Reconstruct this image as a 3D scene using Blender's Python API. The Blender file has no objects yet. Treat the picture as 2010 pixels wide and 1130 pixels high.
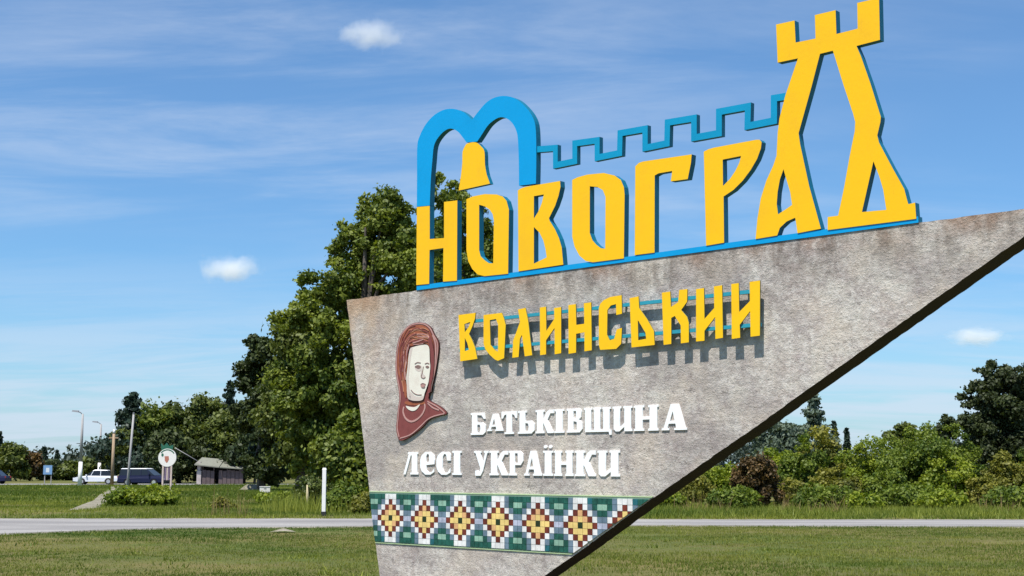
import bpy, math, random
import numpy as np
from mathutils import Vector, Matrix
from mathutils.geometry import tessellate_polygon

random.seed(7)
R = math.radians
scene = bpy.context.scene
COL = scene.collection

# ------------------------------------------------------------------ camera
F = 2600.0                      # focal length in photo pixels (photo is 2010 wide)
PITCH = math.atan(352 / F)
EYE = 1.7
cam = bpy.data.cameras.new('camera')
cam.sensor_width = 36
cam.lens = 36 * F / 2010
cam.clip_start = 0.1
cam.clip_end = 30000
camo = bpy.data.objects.new('camera', cam)
camo.location = (0, 0, EYE)
camo.rotation_euler = (math.pi / 2 + PITCH, 0, 0)
COL.objects.link(camo)
scene.camera = camo

# ------------------------------------------------------------------ stele frame (plane of the slab)
DU = Vector((0.72490, -0.68886, 0))       # along the slab, towards its pointed end
NN = Vector((-0.68886, -0.72490, 0))      # out of its front face
P0 = Vector((-1.80088, 15.0, 0))
YAW = math.atan2(DU.y, DU.x)

# ------------------------------------------------------------------ light
SUN_EL = R(66)
SUN_AZ = math.atan2(NN.x, NN.y) - R(12)    # compass angle from +Y towards +X
sun_dir = Vector((math.sin(SUN_AZ) * math.cos(SUN_EL), math.cos(SUN_AZ) * math.cos(SUN_EL), math.sin(SUN_EL)))
sl = bpy.data.lights.new('sun', 'SUN')
sl.energy = 5.0
sl.angle = R(0.5)
sl.color = (1.0, 0.955, 0.88)
so = bpy.data.objects.new('sun', sl)
so.rotation_euler = (-sun_dir).to_track_quat('-Z', 'Y').to_euler()
so.location = (0, 0, 60)
COL.objects.link(so)

world = bpy.data.worlds.new('World')
scene.world = world
world.use_nodes = True
wn = world.node_tree
WN, WL = wn.nodes, wn.links
bg = WN['Background']
bg.inputs[1].default_value = 0.082


def wnode(t, **kw):
    n = WN.new(t)
    for k, v in kw.items():
        setattr(n, k, v)
    return n


def wmath(op, a, b=None, c=None, clamp=False):
    n = wnode('ShaderNodeMath', operation=op, use_clamp=clamp)
    for i, v in enumerate((a, b, c)):
        if v is None:
            continue
        if isinstance(v, (int, float)):
            n.inputs[i].default_value = v
        else:
            WL.new(v, n.inputs[i])
    return n.outputs[0]


def wramp(src, lo, hi, a=0.0, b=1.0):
    n = wnode('ShaderNodeMapRange', interpolation_type='SMOOTHSTEP')
    WL.new(src, n.inputs[0])
    for i, v in enumerate((lo, hi, a, b)):
        n.inputs[i + 1].default_value = v
    return n.outputs[0]


sky = wnode('ShaderNodeTexSky', sky_type='NISHITA', sun_disc=False)
sky.sun_elevation = SUN_EL
sky.sun_rotation = SUN_AZ
sky.air_density = 1.0
sky.dust_density = 0.6
sky.ozone_density = 2.2
tc = wnode('ShaderNodeTexCoord')
sep = wnode('ShaderNodeSeparateXYZ')
WL.new(tc.outputs['Generated'], sep.inputs[0])
zz = wmath('ADD', wmath('MAXIMUM', sep.outputs[2], 0.0), 0.13)
comb = wnode('ShaderNodeCombineXYZ')
WL.new(wmath('DIVIDE', sep.outputs[0], zz), comb.inputs[0])
WL.new(wmath('DIVIDE', sep.outputs[1], zz), comb.inputs[1])


def cloud_noise(rot, sx, sy, scale, detail, rough, loc=(0, 0, 0), dist=0.0):
    m = wnode('ShaderNodeMapping')
    m.inputs['Rotation'].default_value = (0, 0, rot)
    m.inputs['Scale'].default_value = (sx, sy, 1)
    m.inputs['Location'].default_value = loc
    WL.new(comb.outputs[0], m.inputs[0])
    n = wnode('ShaderNodeTexNoise')
    n.inputs['Scale'].default_value = scale
    n.inputs['Detail'].default_value = detail
    n.inputs['Roughness'].default_value = rough
    n.inputs['Distortion'].default_value = dist
    WL.new(m.outputs[0], n.inputs[0])
    return n.outputs[0]


big = cloud_noise(R(28), 0.5, 1.0, 0.85, 4, 0.5, (3.1, 1.7, 0), 0.3)
wisp = cloud_noise(R(24), 0.55, 1.9, 1.6, 8, 0.62, (0.4, 5.2, 0), 0.5)
fine = cloud_noise(R(10), 1.0, 1.5, 5.5, 7, 0.6, (7.0, 2.0, 0), 0.3)
veil = wmath('MULTIPLY', wramp(big, 0.38, 0.66), wramp(wisp, 0.34, 0.68))
veil = wmath('MULTIPLY', veil, wramp(fine, 0.15, 0.75, 0.55, 1.0))
veil = wmath('MULTIPLY_ADD', veil, 0.44, 0.05)
low = wmath('MULTIPLY', wramp(sep.outputs[2], 0.0, 0.20, 1.0, 0.0), wramp(wisp, 0.34, 0.62, 0.25, 0.78))
cov = wmath('MAXIMUM', veil, low)
# graded blue of the clear air: the Nishita blue shifted towards the photograph's azure
tint = wnode('ShaderNodeMix', data_type='RGBA', blend_type='MULTIPLY')
tint.inputs[0].default_value = 1.0
WL.new(sky.outputs[0], tint.inputs[6])
tint.inputs[7].default_value = (0.66, 1.06, 1.36, 1)
mixc = wnode('ShaderNodeMix', data_type='RGBA')
WL.new(cov, mixc.inputs[0])
WL.new(tint.outputs[2], mixc.inputs[6])
mixc.inputs[7].default_value = (6.1, 6.9, 8.2, 1)
WL.new(mixc.outputs[2], bg.inputs[0])

scene.view_settings.view_transform = 'Standard'
scene.view_settings.look = 'None'
scene.view_settings.exposure = 0.45
scene.view_settings.gamma = 1.0
scene.view_settings.use_curve_mapping = False
scene.cycles.volume_step_rate = 1.0
scene.cycles.volume_bounces = 10
scene.cycles.max_bounces = 12
scene.cycles.diffuse_bounces = 4
scene.cycles.transparent_max_bounces = 6


# ------------------------------------------------------------------ pixel -> place helpers
def ray(x, y):
    return Vector((x - 1005, F * math.cos(PITCH) - (565 - y) * math.sin(PITCH), F * math.sin(PITCH) + (565 - y) * math.cos(PITCH)))


def uv(x, y, s=0.0):
    r = ray(x, y)
    c = Vector((0, 0, EYE))
    t = ((P0 + NN * s - c).dot(NN)) / r.dot(NN)
    p = c + r * t
    return ((p - P0).dot(DU), p.z)


def UV(pts, s=0.0, zoom=None):
    if zoom:
        ox, oy, k = zoom
        pts = [(ox + x / k, oy + y / k) for x, y in pts]
    return [uv(x, y, s) for x, y in pts]


def ground(x, y):
    r = ray(x, y)
    t = -EYE / r.z
    return Vector((r.x * t, r.y * t, 0))


def at(x, D):
    """ground point on photo column x at distance D"""
    return Vector(((x - 1005) / (F * math.cos(PITCH) + 352 * math.sin(PITCH)) * D * 1.0, D, 0))


def hgt(y, D):
    """height of photo row y at distance D"""
    r = ray(1005, y)
    return EYE + r.z / r.y * D


# ------------------------------------------------------------------ materials
def mat(name, color=(0.5, 0.5, 0.5), rough=0.6, metal=0.0, spec=0.5):
    m = bpy.data.materials.new(name)
    m.use_nodes = True
    b = m.node_tree.nodes['Principled BSDF']
    b.inputs['Base Color'].default_value = (*color, 1)
    b.inputs['Roughness'].default_value = rough
    b.inputs['Metallic'].default_value = metal
    b.inputs['Specular IOR Level'].default_value = spec
    return m


class N:
    """small node helper"""
    def __init__(s, m):
        s.t = m.node_tree
        s.n = s.t.nodes
        s.l = s.t.links
        s.b = s.n.get('Principled BSDF')
        s.tc = s.n.new('ShaderNodeTexCoord')

    def noise(s, scale, detail=4, rough=0.55, sc=(1, 1, 1), src='Object', dist=0.0, loc=(0, 0, 0)):
        mp = s.n.new('ShaderNodeMapping')
        mp.inputs['Scale'].default_value = sc
        mp.inputs['Location'].default_value = loc
        s.l.new(s.tc.outputs[src], mp.inputs[0])
        k = s.n.new('ShaderNodeTexNoise')
        k.inputs['Scale'].default_value = scale
        k.inputs['Detail'].default_value = detail
        k.inputs['Roughness'].default_value = rough
        k.inputs['Distortion'].default_value = dist
        s.l.new(mp.outputs[0], k.inputs[0])
        return k.outputs[0]

    def ramp(s, src, lo, hi, a=0.0, b=1.0):
        k = s.n.new('ShaderNodeMapRange')
        k.interpolation_type = 'SMOOTHSTEP'
        s.l.new(src, k.inputs[0])
        for i, v in enumerate((lo, hi, a, b)):
            k.inputs[i + 1].default_value = v
        return k.outputs[0]

    def math(s, op, a, b):
        k = s.n.new('ShaderNodeMath')
        k.operation = op
        for i, v in enumerate((a, b)):
            if isinstance(v, (int, float)):
                k.inputs[i].default_value = v
            else:
                s.l.new(v, k.inputs[i])
        return k.outputs[0]

    def mix(s, f, a, b, mode='MIX'):
        k = s.n.new('ShaderNodeMix')
        k.data_type = 'RGBA'
        k.blend_type = mode
        for i, v in ((0, f), (6, a), (7, b)):
            if isinstance(v, (int, float)):
                k.inputs[i].default_value = v
            elif isinstance(v, tuple):
                k.inputs[i].default_value = (*v[:3], 1)
            else:
                s.l.new(v, k.inputs[i])
        return k.outputs[2]

    def color(s, c):
        s.l.new(c, s.b.inputs['Base Color'])

    def bump(s, h, dist=0.01, strength=1.0):
        k = s.n.new('ShaderNodeBump')
        k.inputs['Distance'].default_value = dist
        k.inputs['Strength'].default_value = strength
        s.l.new(h, k.inputs['Height'])
        s.l.new(k.outputs[0], s.b.inputs['Normal'])

    def sep(s, src='Object'):
        k = s.n.new('ShaderNodeSeparateXYZ')
        s.l.new(s.tc.outputs[src], k.inputs[0])
        return k.outputs


def worn_paint(name, c, c2, rough=0.5, scale=3.0, bump=0.0015):
    m = mat(name, c, rough, spec=0.3)
    n = N(m)
    a = n.ramp(n.noise(scale, 6, 0.6), 0.42, 0.78)
    b = n.ramp(n.noise(scale * 7, 5, 0.7, sc=(1, 1, 0.35)), 0.55, 0.8)
    n.color(n.mix(n.math('MULTIPLY', n.math('ADD', a, b), 0.5), c, c2))
    n.bump(n.noise(scale * 12, 4, 0.6), bump, 0.6)
    return m


M = {}
M['yellow'] = worn_paint('yellow_paint', (0.92, 0.51, 0.003), (0.83, 0.43, 0.012), 0.45, 2.2)
M['blue'] = worn_paint('azure_paint', (0.0, 0.31, 0.66), (0.0, 0.26, 0.55), 0.45, 2.2)
M['blue_side'] = worn_paint('shaded_blue_edge_paint', (0.004, 0.15, 0.25), (0.006, 0.09, 0.15), 0.5, 2.5)  # the sign's blue on its edges, darkened to carry their shade
M['wall_blue'] = worn_paint('wall_blue_paint', (0.0, 0.28, 0.50), (0.0, 0.22, 0.40), 0.5, 2.5)
M['teal_rail'] = worn_paint('teal_rail_paint', (0.03, 0.30, 0.40), (0.03, 0.22, 0.25), 0.5, 3)
M['word_yellow'] = worn_paint('word_yellow_paint', (0.93, 0.54, 0.004), (0.87, 0.45, 0.01), 0.45, 4)
M['word_side'] = worn_paint('word_edge_paint', (0.16, 0.17, 0.08), (0.02, 0.18, 0.2), 0.5, 3)
M['white'] = worn_paint('white_paint', (0.93, 0.93, 0.93), (0.80, 0.79, 0.78), 0.5, 5)
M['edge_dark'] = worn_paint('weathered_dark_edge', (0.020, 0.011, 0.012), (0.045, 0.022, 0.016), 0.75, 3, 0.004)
M['plinth'] = mat('plinth_concrete', (0.32, 0.30, 0.28), 0.9)

# concrete
m = M['concrete'] = mat('rough_concrete', (0.4, 0.38, 0.36), 0.92, spec=0.25)
n = N(m)
x, y, z = n.sep()
blot = n.ramp(n.noise(1.3, 7, 0.62, dist=0.4), 0.36, 0.64)
mid = n.ramp(n.noise(5.0, 9, 0.72), 0.38, 0.62)
mid2 = n.ramp(n.noise(8.0, 9, 0.75, loc=(4, 0, 2), sc=(0.6, 1, 1.3)), 0.42, 0.60)
spk = n.ramp(n.noise(15, 9, 0.85), 0.46, 0.57)
spk3 = n.ramp(n.noise(13, 9, 0.85, loc=(2, 8, 3)), 0.52, 0.60)
spk2 = n.ramp(n.noise(9, 9, 0.85, loc=(9, 3, 1), sc=(0.8, 1, 1)), 0.54, 0.62)
c = n.mix(blot, (0.44, 0.375, 0.34), (0.58, 0.535, 0.465))
c = n.mix(n.math('MULTIPLY', mid, 0.60), c, (0.33, 0.275, 0.27))
c = n.mix(n.math('MULTIPLY', n.math('MULTIPLY', mid2, blot), 0.65), c, (0.56, 0.52, 0.465))
c = n.mix(n.math('MULTIPLY', spk, 0.50), c, (0.78, 0.73, 0.67))
c = n.mix(n.math('MULTIPLY', spk3, 0.50), c, (0.14, 0.105, 0.10))
patch = n.ramp(n.noise(1.1, 6, 0.65, loc=(7, 0, 3), dist=0.6, sc=(0.7, 1, 1)), 0.44, 0.62)
c = n.mix(n.math('MULTIPLY', patch, 0.52), c, (0.235, 0.195, 0.185))
warm = n.ramp(n.noise(1.6, 6, 0.6, loc=(1, 0, 8)), 0.46, 0.66)
c = n.mix(n.math('MULTIPLY', warm, 0.42), c, (0.64, 0.54, 0.43))
dark_area = n.ramp(n.noise(0.9, 5, 0.6, loc=(2, 0, 5)), 0.40, 0.62)
c = n.mix(n.math('MULTIPLY', spk2, n.math('ADD', n.math('MULTIPLY', dark_area, 0.55), 0.12)), c, (0.11, 0.09, 0.085))
top = n.math('MULTIPLY', n.ramp(z, 3.02, 3.60), n.ramp(n.noise(4.5, 8, 0.75, sc=(1, 1, 0.5)), 0.38, 0.66))
c = n.mix(n.math('MULTIPLY', top, 0.85), c, (0.15, 0.12, 0.10))
# long drip streaks, damp patches
drip = n.math('MULTIPLY', n.ramp(n.noise(3.0, 6, 0.6, sc=(1.6, 1, 0.22), loc=(1, 0, 3)), 0.55, 0.72), n.ramp(z, 1.6, 3.5))
c = n.mix(n.math('MULTIPLY', drip, 0.42), c, (0.20, 0.17, 0.15))
lft = n.math('MULTIPLY', n.ramp(x, 0.02, 1.0, 1.0, 0.0), n.ramp(n.noise(2.4, 6, 0.6), 0.36, 0.62, 0.25, 1.0))
rust = n.math('MULTIPLY', lft, n.ramp(z, 1.9, 3.5, 0.10, 1.0))
c = n.mix(n.math('MULTIPLY', rust, 0.62), c, (0.50, 0.33, 0.20))
rtop = n.math('MULTIPLY', n.ramp(z, 3.40, 3.60), n.ramp(n.noise(1.7, 5, 0.6, loc=(3, 0, 0)), 0.46, 0.62))
c = n.mix(n.math('MULTIPLY', rtop, 0.5), c, (0.33, 0.17, 0.09))
n.color(c)
h = n.math('ADD', n.math('MULTIPLY', n.noise(26, 7, 0.7), 0.6), n.math('MULTIPLY', n.noise(8, 5, 0.6, sc=(0.7, 1, 1.4)), 0.8))
h = n.math('ADD', h, n.math('MULTIPLY', n.ramp(n.noise(60, 4, 0.6), 0.5, 0.7), 0.25))
n.bump(h, 0.020, 0.75)

# portrait colours
M['mauve'] = worn_paint('mauve_paint', (0.22, 0.058, 0.052), (0.14, 0.035, 0.034), 0.55, 9)
M['pinkline'] = worn_paint('pale_pink_paint', (0.50, 0.28, 0.25), (0.34, 0.15, 0.14), 0.55, 9)
M['hair'] = worn_paint('auburn_paint', (0.34, 0.105, 0.05), (0.13, 0.03, 0.022), 0.6, 16)
M['hairlight'] = worn_paint('copper_paint', (0.50, 0.22, 0.13), (0.28, 0.085, 0.05), 0.55, 14)
M['facewhite'] = worn_paint('cream_paint', (0.78, 0.73, 0.63), (0.66, 0.56, 0.48), 0.55, 7)
M['facetint'] = worn_paint('face_shade_paint', (0.62, 0.52, 0.46), (0.55, 0.46, 0.42), 0.55, 6)
M['liptint'] = worn_paint('lip_paint', (0.46, 0.25, 0.22), (0.42, 0.22, 0.20), 0.55, 6)
M['facegrey'] = worn_paint('grey_line_paint', (0.24, 0.15, 0.13), (0.18, 0.11, 0.10), 0.55, 6)
M['relief_edge'] = worn_paint('relief_edge_paint', (0.05, 0.022, 0.02), (0.08, 0.03, 0.03), 0.6, 6)


# ------------------------------------------------------------------ object helpers
def link(o, parent=None):
    COL.objects.link(o)
    if parent is not None:
        o.parent = parent
    return o


def tag(o, label=None, cat=None, group=None, kind=None):
    if label:
        o['label'] = label
    if cat:
        o['category'] = cat
    if group:
        o['group'] = group
    if kind:
        o['kind'] = kind
    return o


def thing(name, loc, rot=0.0, label=None, cat=None, group=None):
    o = bpy.data.objects.new(name, None)
    o.location = loc
    o.rotation_euler = (0, 0, rot)
    link(o)
    return tag(o, label, cat, group)


def mesh_obj(name, verts, faces, mats, parent=None, midx=None, smooth=False):
    me = bpy.data.meshes.new(name)
    me.from_pydata([tuple(v) for v in verts], [], [tuple(f) for f in faces])
    if not isinstance(mats, (list, tuple)):
        mats = [mats]
    for k in mats:
        me.materials.append(k)
    if midx is not None:
        me.polygons.foreach_set('material_index', midx)
    if smooth:
        me.polygons.foreach_set('use_smooth', [True] * len(me.polygons))
    me.update()
    o = bpy.data.objects.new(name, me)
    return link(o, parent)


def signed(poly):
    return sum(a[0] * b[1] - b[0] * a[1] for a, b in zip(poly, poly[1:] + poly[:1]))


def extrude_data(outer, holes=(), y0=0.0, y1=0.1):
    """outer/holes in (u,v); the front lies at y=y0 (towards the viewer = smaller y)"""
    outer = list(outer)
    if signed(outer) < 0:
        outer.reverse()
    hs = []
    for h_ in holes:
        h_ = list(h_)
        if signed(h_) > 0:
            h_.reverse()
        hs.append(h_)
    rings = [outer] + hs
    flat = [p for r_ in rings for p in r_]
    tris = tessellate_polygon([[Vector((p[0], p[1], 0)) for p in r_] for r_ in rings])
    V = [(p[0], y0, p[1]) for p in flat] + [(p[0], y1, p[1]) for p in flat]
    nn = len(flat)
    Fc, idx = [], []
    for t in tris:
        a, b, c_ = (flat[i] for i in t)
        s_ = (b[0] - a[0]) * (c_[1] - a[1]) - (c_[0] - a[0]) * (b[1] - a[1])
        t = tuple(t) if s_ > 0 else tuple(reversed(t))
        Fc.append(t)                                    # front, normal -y
        idx.append(0)
        Fc.append(tuple(i + nn for i in reversed(t)))
        idx.append(1)
    o_ = 0
    for r_ in rings:
        k = len(r_)
        for i in range(k):
            j = (i + 1) % k
            Fc.append((o_ + i, o_ + i + nn, o_ + j + nn, o_ + j))
            idx.append(1)
        o_ += k
    return V, Fc, idx


def plate(name, outer, holes, y0, y1, mf, ms, parent, off=(0, 0)):
    sub = lambda r_: [(p[0] - off[0], p[1] - off[1]) for p in r_]
    V, Fc, idx = extrude_data(sub(outer), [sub(h_) for h_ in holes], y0, y1)
    return mesh_obj(name, V, Fc, [mf, ms], parent, idx)


def smooth_poly(pts, closed=True, k=4):
    """Catmull-Rom through pts"""
    out = []
    m_ = len(pts)
    rng = range(m_) if closed else range(m_ - 1)
    for i in rng:
        if closed:
            p = [pts[(i + j - 1) % m_] for j in range(4)]
        else:
            p = [pts[max(0, min(m_ - 1, i + j - 1))] for j in range(4)]
        for s_ in range(k):
            t = s_ / k
            out.append(tuple(0.5 * ((2 * p[1][a]) + (-p[0][a] + p[2][a]) * t + (2 * p[0][a] - 5 * p[1][a] + 4 * p[2][a] - p[3][a]) * t * t
                                    + (-p[0][a] + 3 * p[1][a] - 3 * p[2][a] + p[3][a]) * t ** 3) for a in range(2)))
    if not closed:
        out.append(tuple(pts[-1]))
    return out


def offset_line(pts, w):
    """mitred ribbon outline around an open centre line"""
    L, Rr = [], []
    for i, p in enumerate(pts):
        d1 = Vector(p) - Vector(pts[i - 1]) if i else Vector(pts[1]) - Vector(p)
        d2 = Vector(pts[i + 1]) - Vector(p) if i < len(pts) - 1 else d1
        d1.normalize()
        d2.normalize()
        n1 = Vector((-d1.y, d1.x))
        n2 = Vector((-d2.y, d2.x))
        b = (n1 + n2)
        b.normalize()
        k = w / max(0.35, b.dot(n1))
        L.append((p[0] + b.x * k, p[1] + b.y * k))
        Rr.append((p[0] - b.x * k, p[1] - b.y * k))
    return L + Rr[::-1]


def box_data(x0, x1, y0, y1, z0, z1):
    V = [(x0, y0, z0), (x1, y0, z0), (x1, y1, z0), (x0, y1, z0), (x0, y0, z1), (x1, y0, z1), (x1, y1, z1), (x0, y1, z1)]
    Fc = [(0, 3, 2, 1), (4, 5, 6, 7), (0, 1, 5, 4), (1, 2, 6, 5), (2, 3, 7, 6), (3, 0, 4, 7)]
    return V, Fc


def box(name, x0, x1, y0, y1, z0, z1, m_, parent=None):
    V, Fc = box_data(x0, x1, y0, y1, z0, z1)
    return mesh_obj(name, V, Fc, m_, parent)


def tube_data(pts, radii, k=7, base=0):
    V, Fc = [], []
    up0 = Vector((0.3, 0.2, 1)).normalized()
    for i, p in enumerate(pts):
        p = Vector(p)
        d = (Vector(pts[min(i + 1, len(pts) - 1)]) - Vector(pts[max(i - 1, 0)])).normalized()
        a = d.cross(Vector((1, 0, 0)) if abs(d.x) < 0.8 else Vector((0, 1, 0))).normalized()
        b = d.cross(a)
        for j in range(k):
            t = 2 * math.pi * j / k
            V.append(p + (a * math.cos(t) + b * math.sin(t)) * radii[i])
    for i in range(len(pts) - 1):
        for j in range(k):
            a, b = base + i * k + j, base + i * k + (j + 1) % k
            Fc.append((a, b, b + k, a + k))
    Fc.append(tuple(base + j for j in range(k))[::-1])
    e = base + (len(pts) - 1) * k
    Fc.append(tuple(e + j for j in range(k)))
    return V, Fc


def tube(name, pts, radii, m_, parent=None, k=10, smooth=True):
    if not isinstance(radii, (list, tuple)):
        radii = [radii] * len(pts)
    V, Fc = tube_data(pts, radii, k)
    return mesh_obj(name, V, Fc, m_, parent, smooth=smooth)


def np_mesh(name, V, Fq, m_, parent=None, tone=None):
    """V (n,3), Fq (m,k) numpy -> one mesh; tone: per-face float"""
    me = bpy.data.meshes.new(name)
    k = Fq.shape[1]
    me.vertices.add(len(V))
    me.vertices.foreach_set('co', np.ascontiguousarray(V, dtype=np.float32).ravel())
    me.loops.add(Fq.size)
    me.loops.foreach_set('vertex_index', np.ascontiguousarray(Fq, dtype=np.int32).ravel())
    me.polygons.add(len(Fq))
    me.polygons.foreach_set('loop_start', np.arange(0, Fq.size, k, dtype=np.int32))
    me.polygons.foreach_set('loop_total', np.full(len(Fq), k, dtype=np.int32))
    if tone is not None:
        a = me.attributes.new('tone', 'FLOAT', 'FACE')
        a.data.foreach_set('value', tone.astype(np.float32))
    me.materials.append(m_)
    me.update()
    me.validate()
    o = bpy.data.objects.new(name, me)
    return link(o, parent)


# ------------------------------------------------------------------ ground, roads
def ground_mat():
    m_ = mat('meadow_soil', (0.08, 0.08, 0.03), 0.95, spec=0.15)
    n = N(m_)
    a = n.ramp(n.noise(0.12, 6, 0.6), 0.40, 0.62)
    b = n.ramp(n.noise(0.9, 7, 0.65, sc=(0.5, 1, 1)), 0.40, 0.64)
    d = n.ramp(n.noise(9, 6, 0.7), 0.35, 0.7)
    c = n.mix(a, (0.075, 0.105, 0.020), (0.185, 0.150, 0.055))
    c = n.mix(n.math('MULTIPLY', b, 0.55), c, (0.135, 0.105, 0.045))
    c = n.mix(n.math('MULTIPLY', d, 0.5), c, (0.065, 0.085, 0.016))
    n.color(c)
    n.bump(n.noise(14, 5, 0.7), 0.05, 0.8)
    return m_


M['ground'] = ground_mat()


def grid_sheet(name, xs, ys, zf, m_):
    nx, ny = len(xs), len(ys)
    X, Y = np.meshgrid(xs, ys)
    Z = zf(X, Y)
    V = np.stack([X.ravel(), Y.ravel(), Z.ravel()], 1)
    i = np.arange(nx - 1)
    j = np.arange(ny - 1)
    I, J = np.meshgrid(i, j)
    a = (J * nx + I).ravel()
    Fq = np.stack([a, a + 1, a + 1 + nx, a + nx], 1)
    return np_mesh(name, V, Fq, m_)


xs = np.concatenate([np.linspace(-4000, -200, 12), np.linspace(-150, 150, 90), np.linspace(200, 4000, 12)])
ys = np.concatenate([np.linspace(-400, -20, 8), np.linspace(-10, 180, 110), np.linspace(220, 9000, 20)])
g = grid_sheet('ground', xs, ys, lambda X, Y: X * 0, M['ground'])
tag(g, kind='structure')

m = M['road'] = mat('dusty_asphalt', (0.36, 0.34, 0.35), 0.9, spec=0.2)
n = N(m)
c = n.mix(n.ramp(n.noise(0.35, 6, 0.6, sc=(0.3, 1.6, 1)), 0.36, 0.66), (0.20, 0.19, 0.185), (0.30, 0.285, 0.27))
c = n.mix(n.math('MULTIPLY', n.ramp(n.noise(4, 7, 0.75), 0.5, 0.72), 0.5), c, (0.17, 0.155, 0.15))
n.color(c)
n.bump(n.noise(30, 4, 0.6), 0.01, 0.6)
m = M['dirt'] = mat('pale_dirt', (0.30, 0.27, 0.23), 0.95, spec=0.15)
n = N(m)
n.color(n.mix(n.ramp(n.noise(1.5, 6, 0.65), 0.36, 0.66), (0.15, 0.14, 0.09), (0.30, 0.27, 0.22)))
n.bump(n.noise(10, 5, 0.6), 0.04, 0.8)


def interp(pts, x):
    for (x0, y0), (x1, y1) in zip(pts, pts[1:]):
        if x0 <= x <= x1:
            return y0 + (y1 - y0) * (x - x0) / (x1 - x0)
    return pts[-1][1]


far_edge = [(-1500, 1016), (0, 1018.5), (700, 1018.5), (1300, 1020), (2010, 1020.5), (3500, 1021)]
near_edge = [(-1500, 1085), (-300, 1058), (0, 1048), (180, 1041), (350, 1036), (700, 1033), (1300, 1031), (2010, 1034), (3500, 1037)]


def band(name, xs_, fe, ne, z_, m_, jit=0.12, seed=2):
    rnd = random.Random(seed)
    V, Fc = [], []
    for x_ in xs_:
        a = ground(x_, interp(fe, x_))
        b = ground(x_, interp(ne, x_))
        a.y += rnd.uniform(-jit, jit)
        b.y += rnd.uniform(-jit, jit)
        V += [(a.x, a.y, z_), (b.x, b.y, z_)]
    for i in range(len(xs_) - 1):
        k = 2 * i
        Fc.append((k, k + 1, k + 3, k + 2))
    return tag(mesh_obj(name, V, Fc, m_), kind='structure')


XR = list(range(-1500, 3501, 16))
sh = band('road_shoulder', XR, [(a, b - 1.2) for a, b in far_edge], [(a, b + 2.0) for a, b in near_edge], 0.004, M['dirt'], 0.22, 5)
band('road', XR, far_edge, near_edge, 0.008, M['road'], 0.07)
m = M['far_road'] = mat('far_asphalt', (0.24, 0.235, 0.235), 0.9)
V = [(-400, 131, 0.004), (-34, 131, 0.004), (-24, 132, 0.004), (-18, 140, 0.004), (-400, 143, 0.004)]
tag(mesh_obj('far_road', V, [(0, 1, 2, 3, 4)], m), kind='structure')
pp = [(228, 955), (222, 962), (205, 972), (200, 982), (188, 990), (165, 998), (146, 1001)]
wd = [10, 10, 10, 16, 26, 22, 12]
V, Fc = [], []
for i, ((x_, y_), w_) in enumerate(zip(pp, wd)):
    a, b = ground(x_ - w_, y_), ground(x_ + w_, y_)
    V += [(a.x, a.y, 0.006), (b.x, b.y, 0.006)]
    if i:
        k = 2 * i
        Fc.append((k - 2, k - 1, k + 1, k))
tag(mesh_obj('dirt_path', V, Fc, M['dirt']), kind='structure')

# ------------------------------------------------------------------ the stele
stele = thing('concrete_stele', P0, YAW, 'huge tapering grey concrete slab with dark sloping edge and mosaic band, pointed at right', 'monument')
TH = 0.235


def jitter_edge(p, q, step, amp, rnd):
    L = math.dist(p, q)
    k = max(1, int(L / step))
    out = []
    for i in range(k):
        t = i / k
        a = 0 if i == 0 else amp
        out.append((p[0] + (q[0] - p[0]) * t + rnd.uniform(-a, a), p[1] + (q[1] - p[1]) * t + rnd.uniform(-a, a)))
    return out


rnd = random.Random(11)
c_tl, c_tr, c_b = (-0.135, 3.604), (8.07, 3.604), (2.54, 0.45)
c_bl = (0.555, 0.28)
ring = jitter_edge(c_bl, (2.54, 0.28), 0.3, 0.0, rnd)
ring += jitter_edge((2.54, 0.28), c_b, 0.2, 0, rnd)
slope = []
mids = [c_b, (3.16, 0.805), (3.332, 0.898), (4.13, 1.365), (5.4, 2.075), (6.55, 2.735), (7.722, 3.398), (8.05, 3.585)]
for a, b in zip(mids, mids[1:]):
    slope += jitter_edge(a, b, 0.05, 0.0035, rnd)
slope.append(mids[-1])
ring += slope[:-1] + [mids[-1]]
n_slope0 = len(ring) - len(slope)
ring += jitter_edge(c_tr, c_tl, 0.09, 0.004, rnd)
ring += jitter_edge(c_tl, c_bl, 0.09, 0.004, rnd)
V, Fc, idx = extrude_data(ring, (), 0.0, TH)
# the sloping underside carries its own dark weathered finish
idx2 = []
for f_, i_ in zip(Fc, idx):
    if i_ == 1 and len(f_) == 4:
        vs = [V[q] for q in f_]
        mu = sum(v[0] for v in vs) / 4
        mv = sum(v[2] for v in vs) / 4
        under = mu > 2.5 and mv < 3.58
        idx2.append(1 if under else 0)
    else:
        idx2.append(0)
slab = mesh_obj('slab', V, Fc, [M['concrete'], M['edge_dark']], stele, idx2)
box('plinth', 0.25, 2.75, -0.2, TH + 0.2, 0.0, 0.30, M['plinth'], stele)

# mosaic frieze --------------------------------------------------
CU, CV = 0.05998, 0.0573
U0, V0 = 0.683, 1.158          # centre of the first diamond


def tile_m(name, c_, var=0.25):
    m_ = mat(name, c_, 0.35)
    n_ = N(m_)
    d_ = tuple(max(0.0, v * (1 - var)) for v in c_)
    geo = n_.n.new('ShaderNodeNewGeometry')
    k_ = n_.n.new('ShaderNodeTexNoise')
    k_.inputs['Scale'].default_value = 9
    k_.inputs['Detail'].default_value = 6
    k_.inputs['Roughness'].default_value = 0.75
    n_.l.new(geo.outputs['Position'], k_.inputs[0])
    n_.color(n_.mix(n_.ramp(k_.outputs[0], 0.38, 0.60), c_, d_))
    return m_


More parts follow.
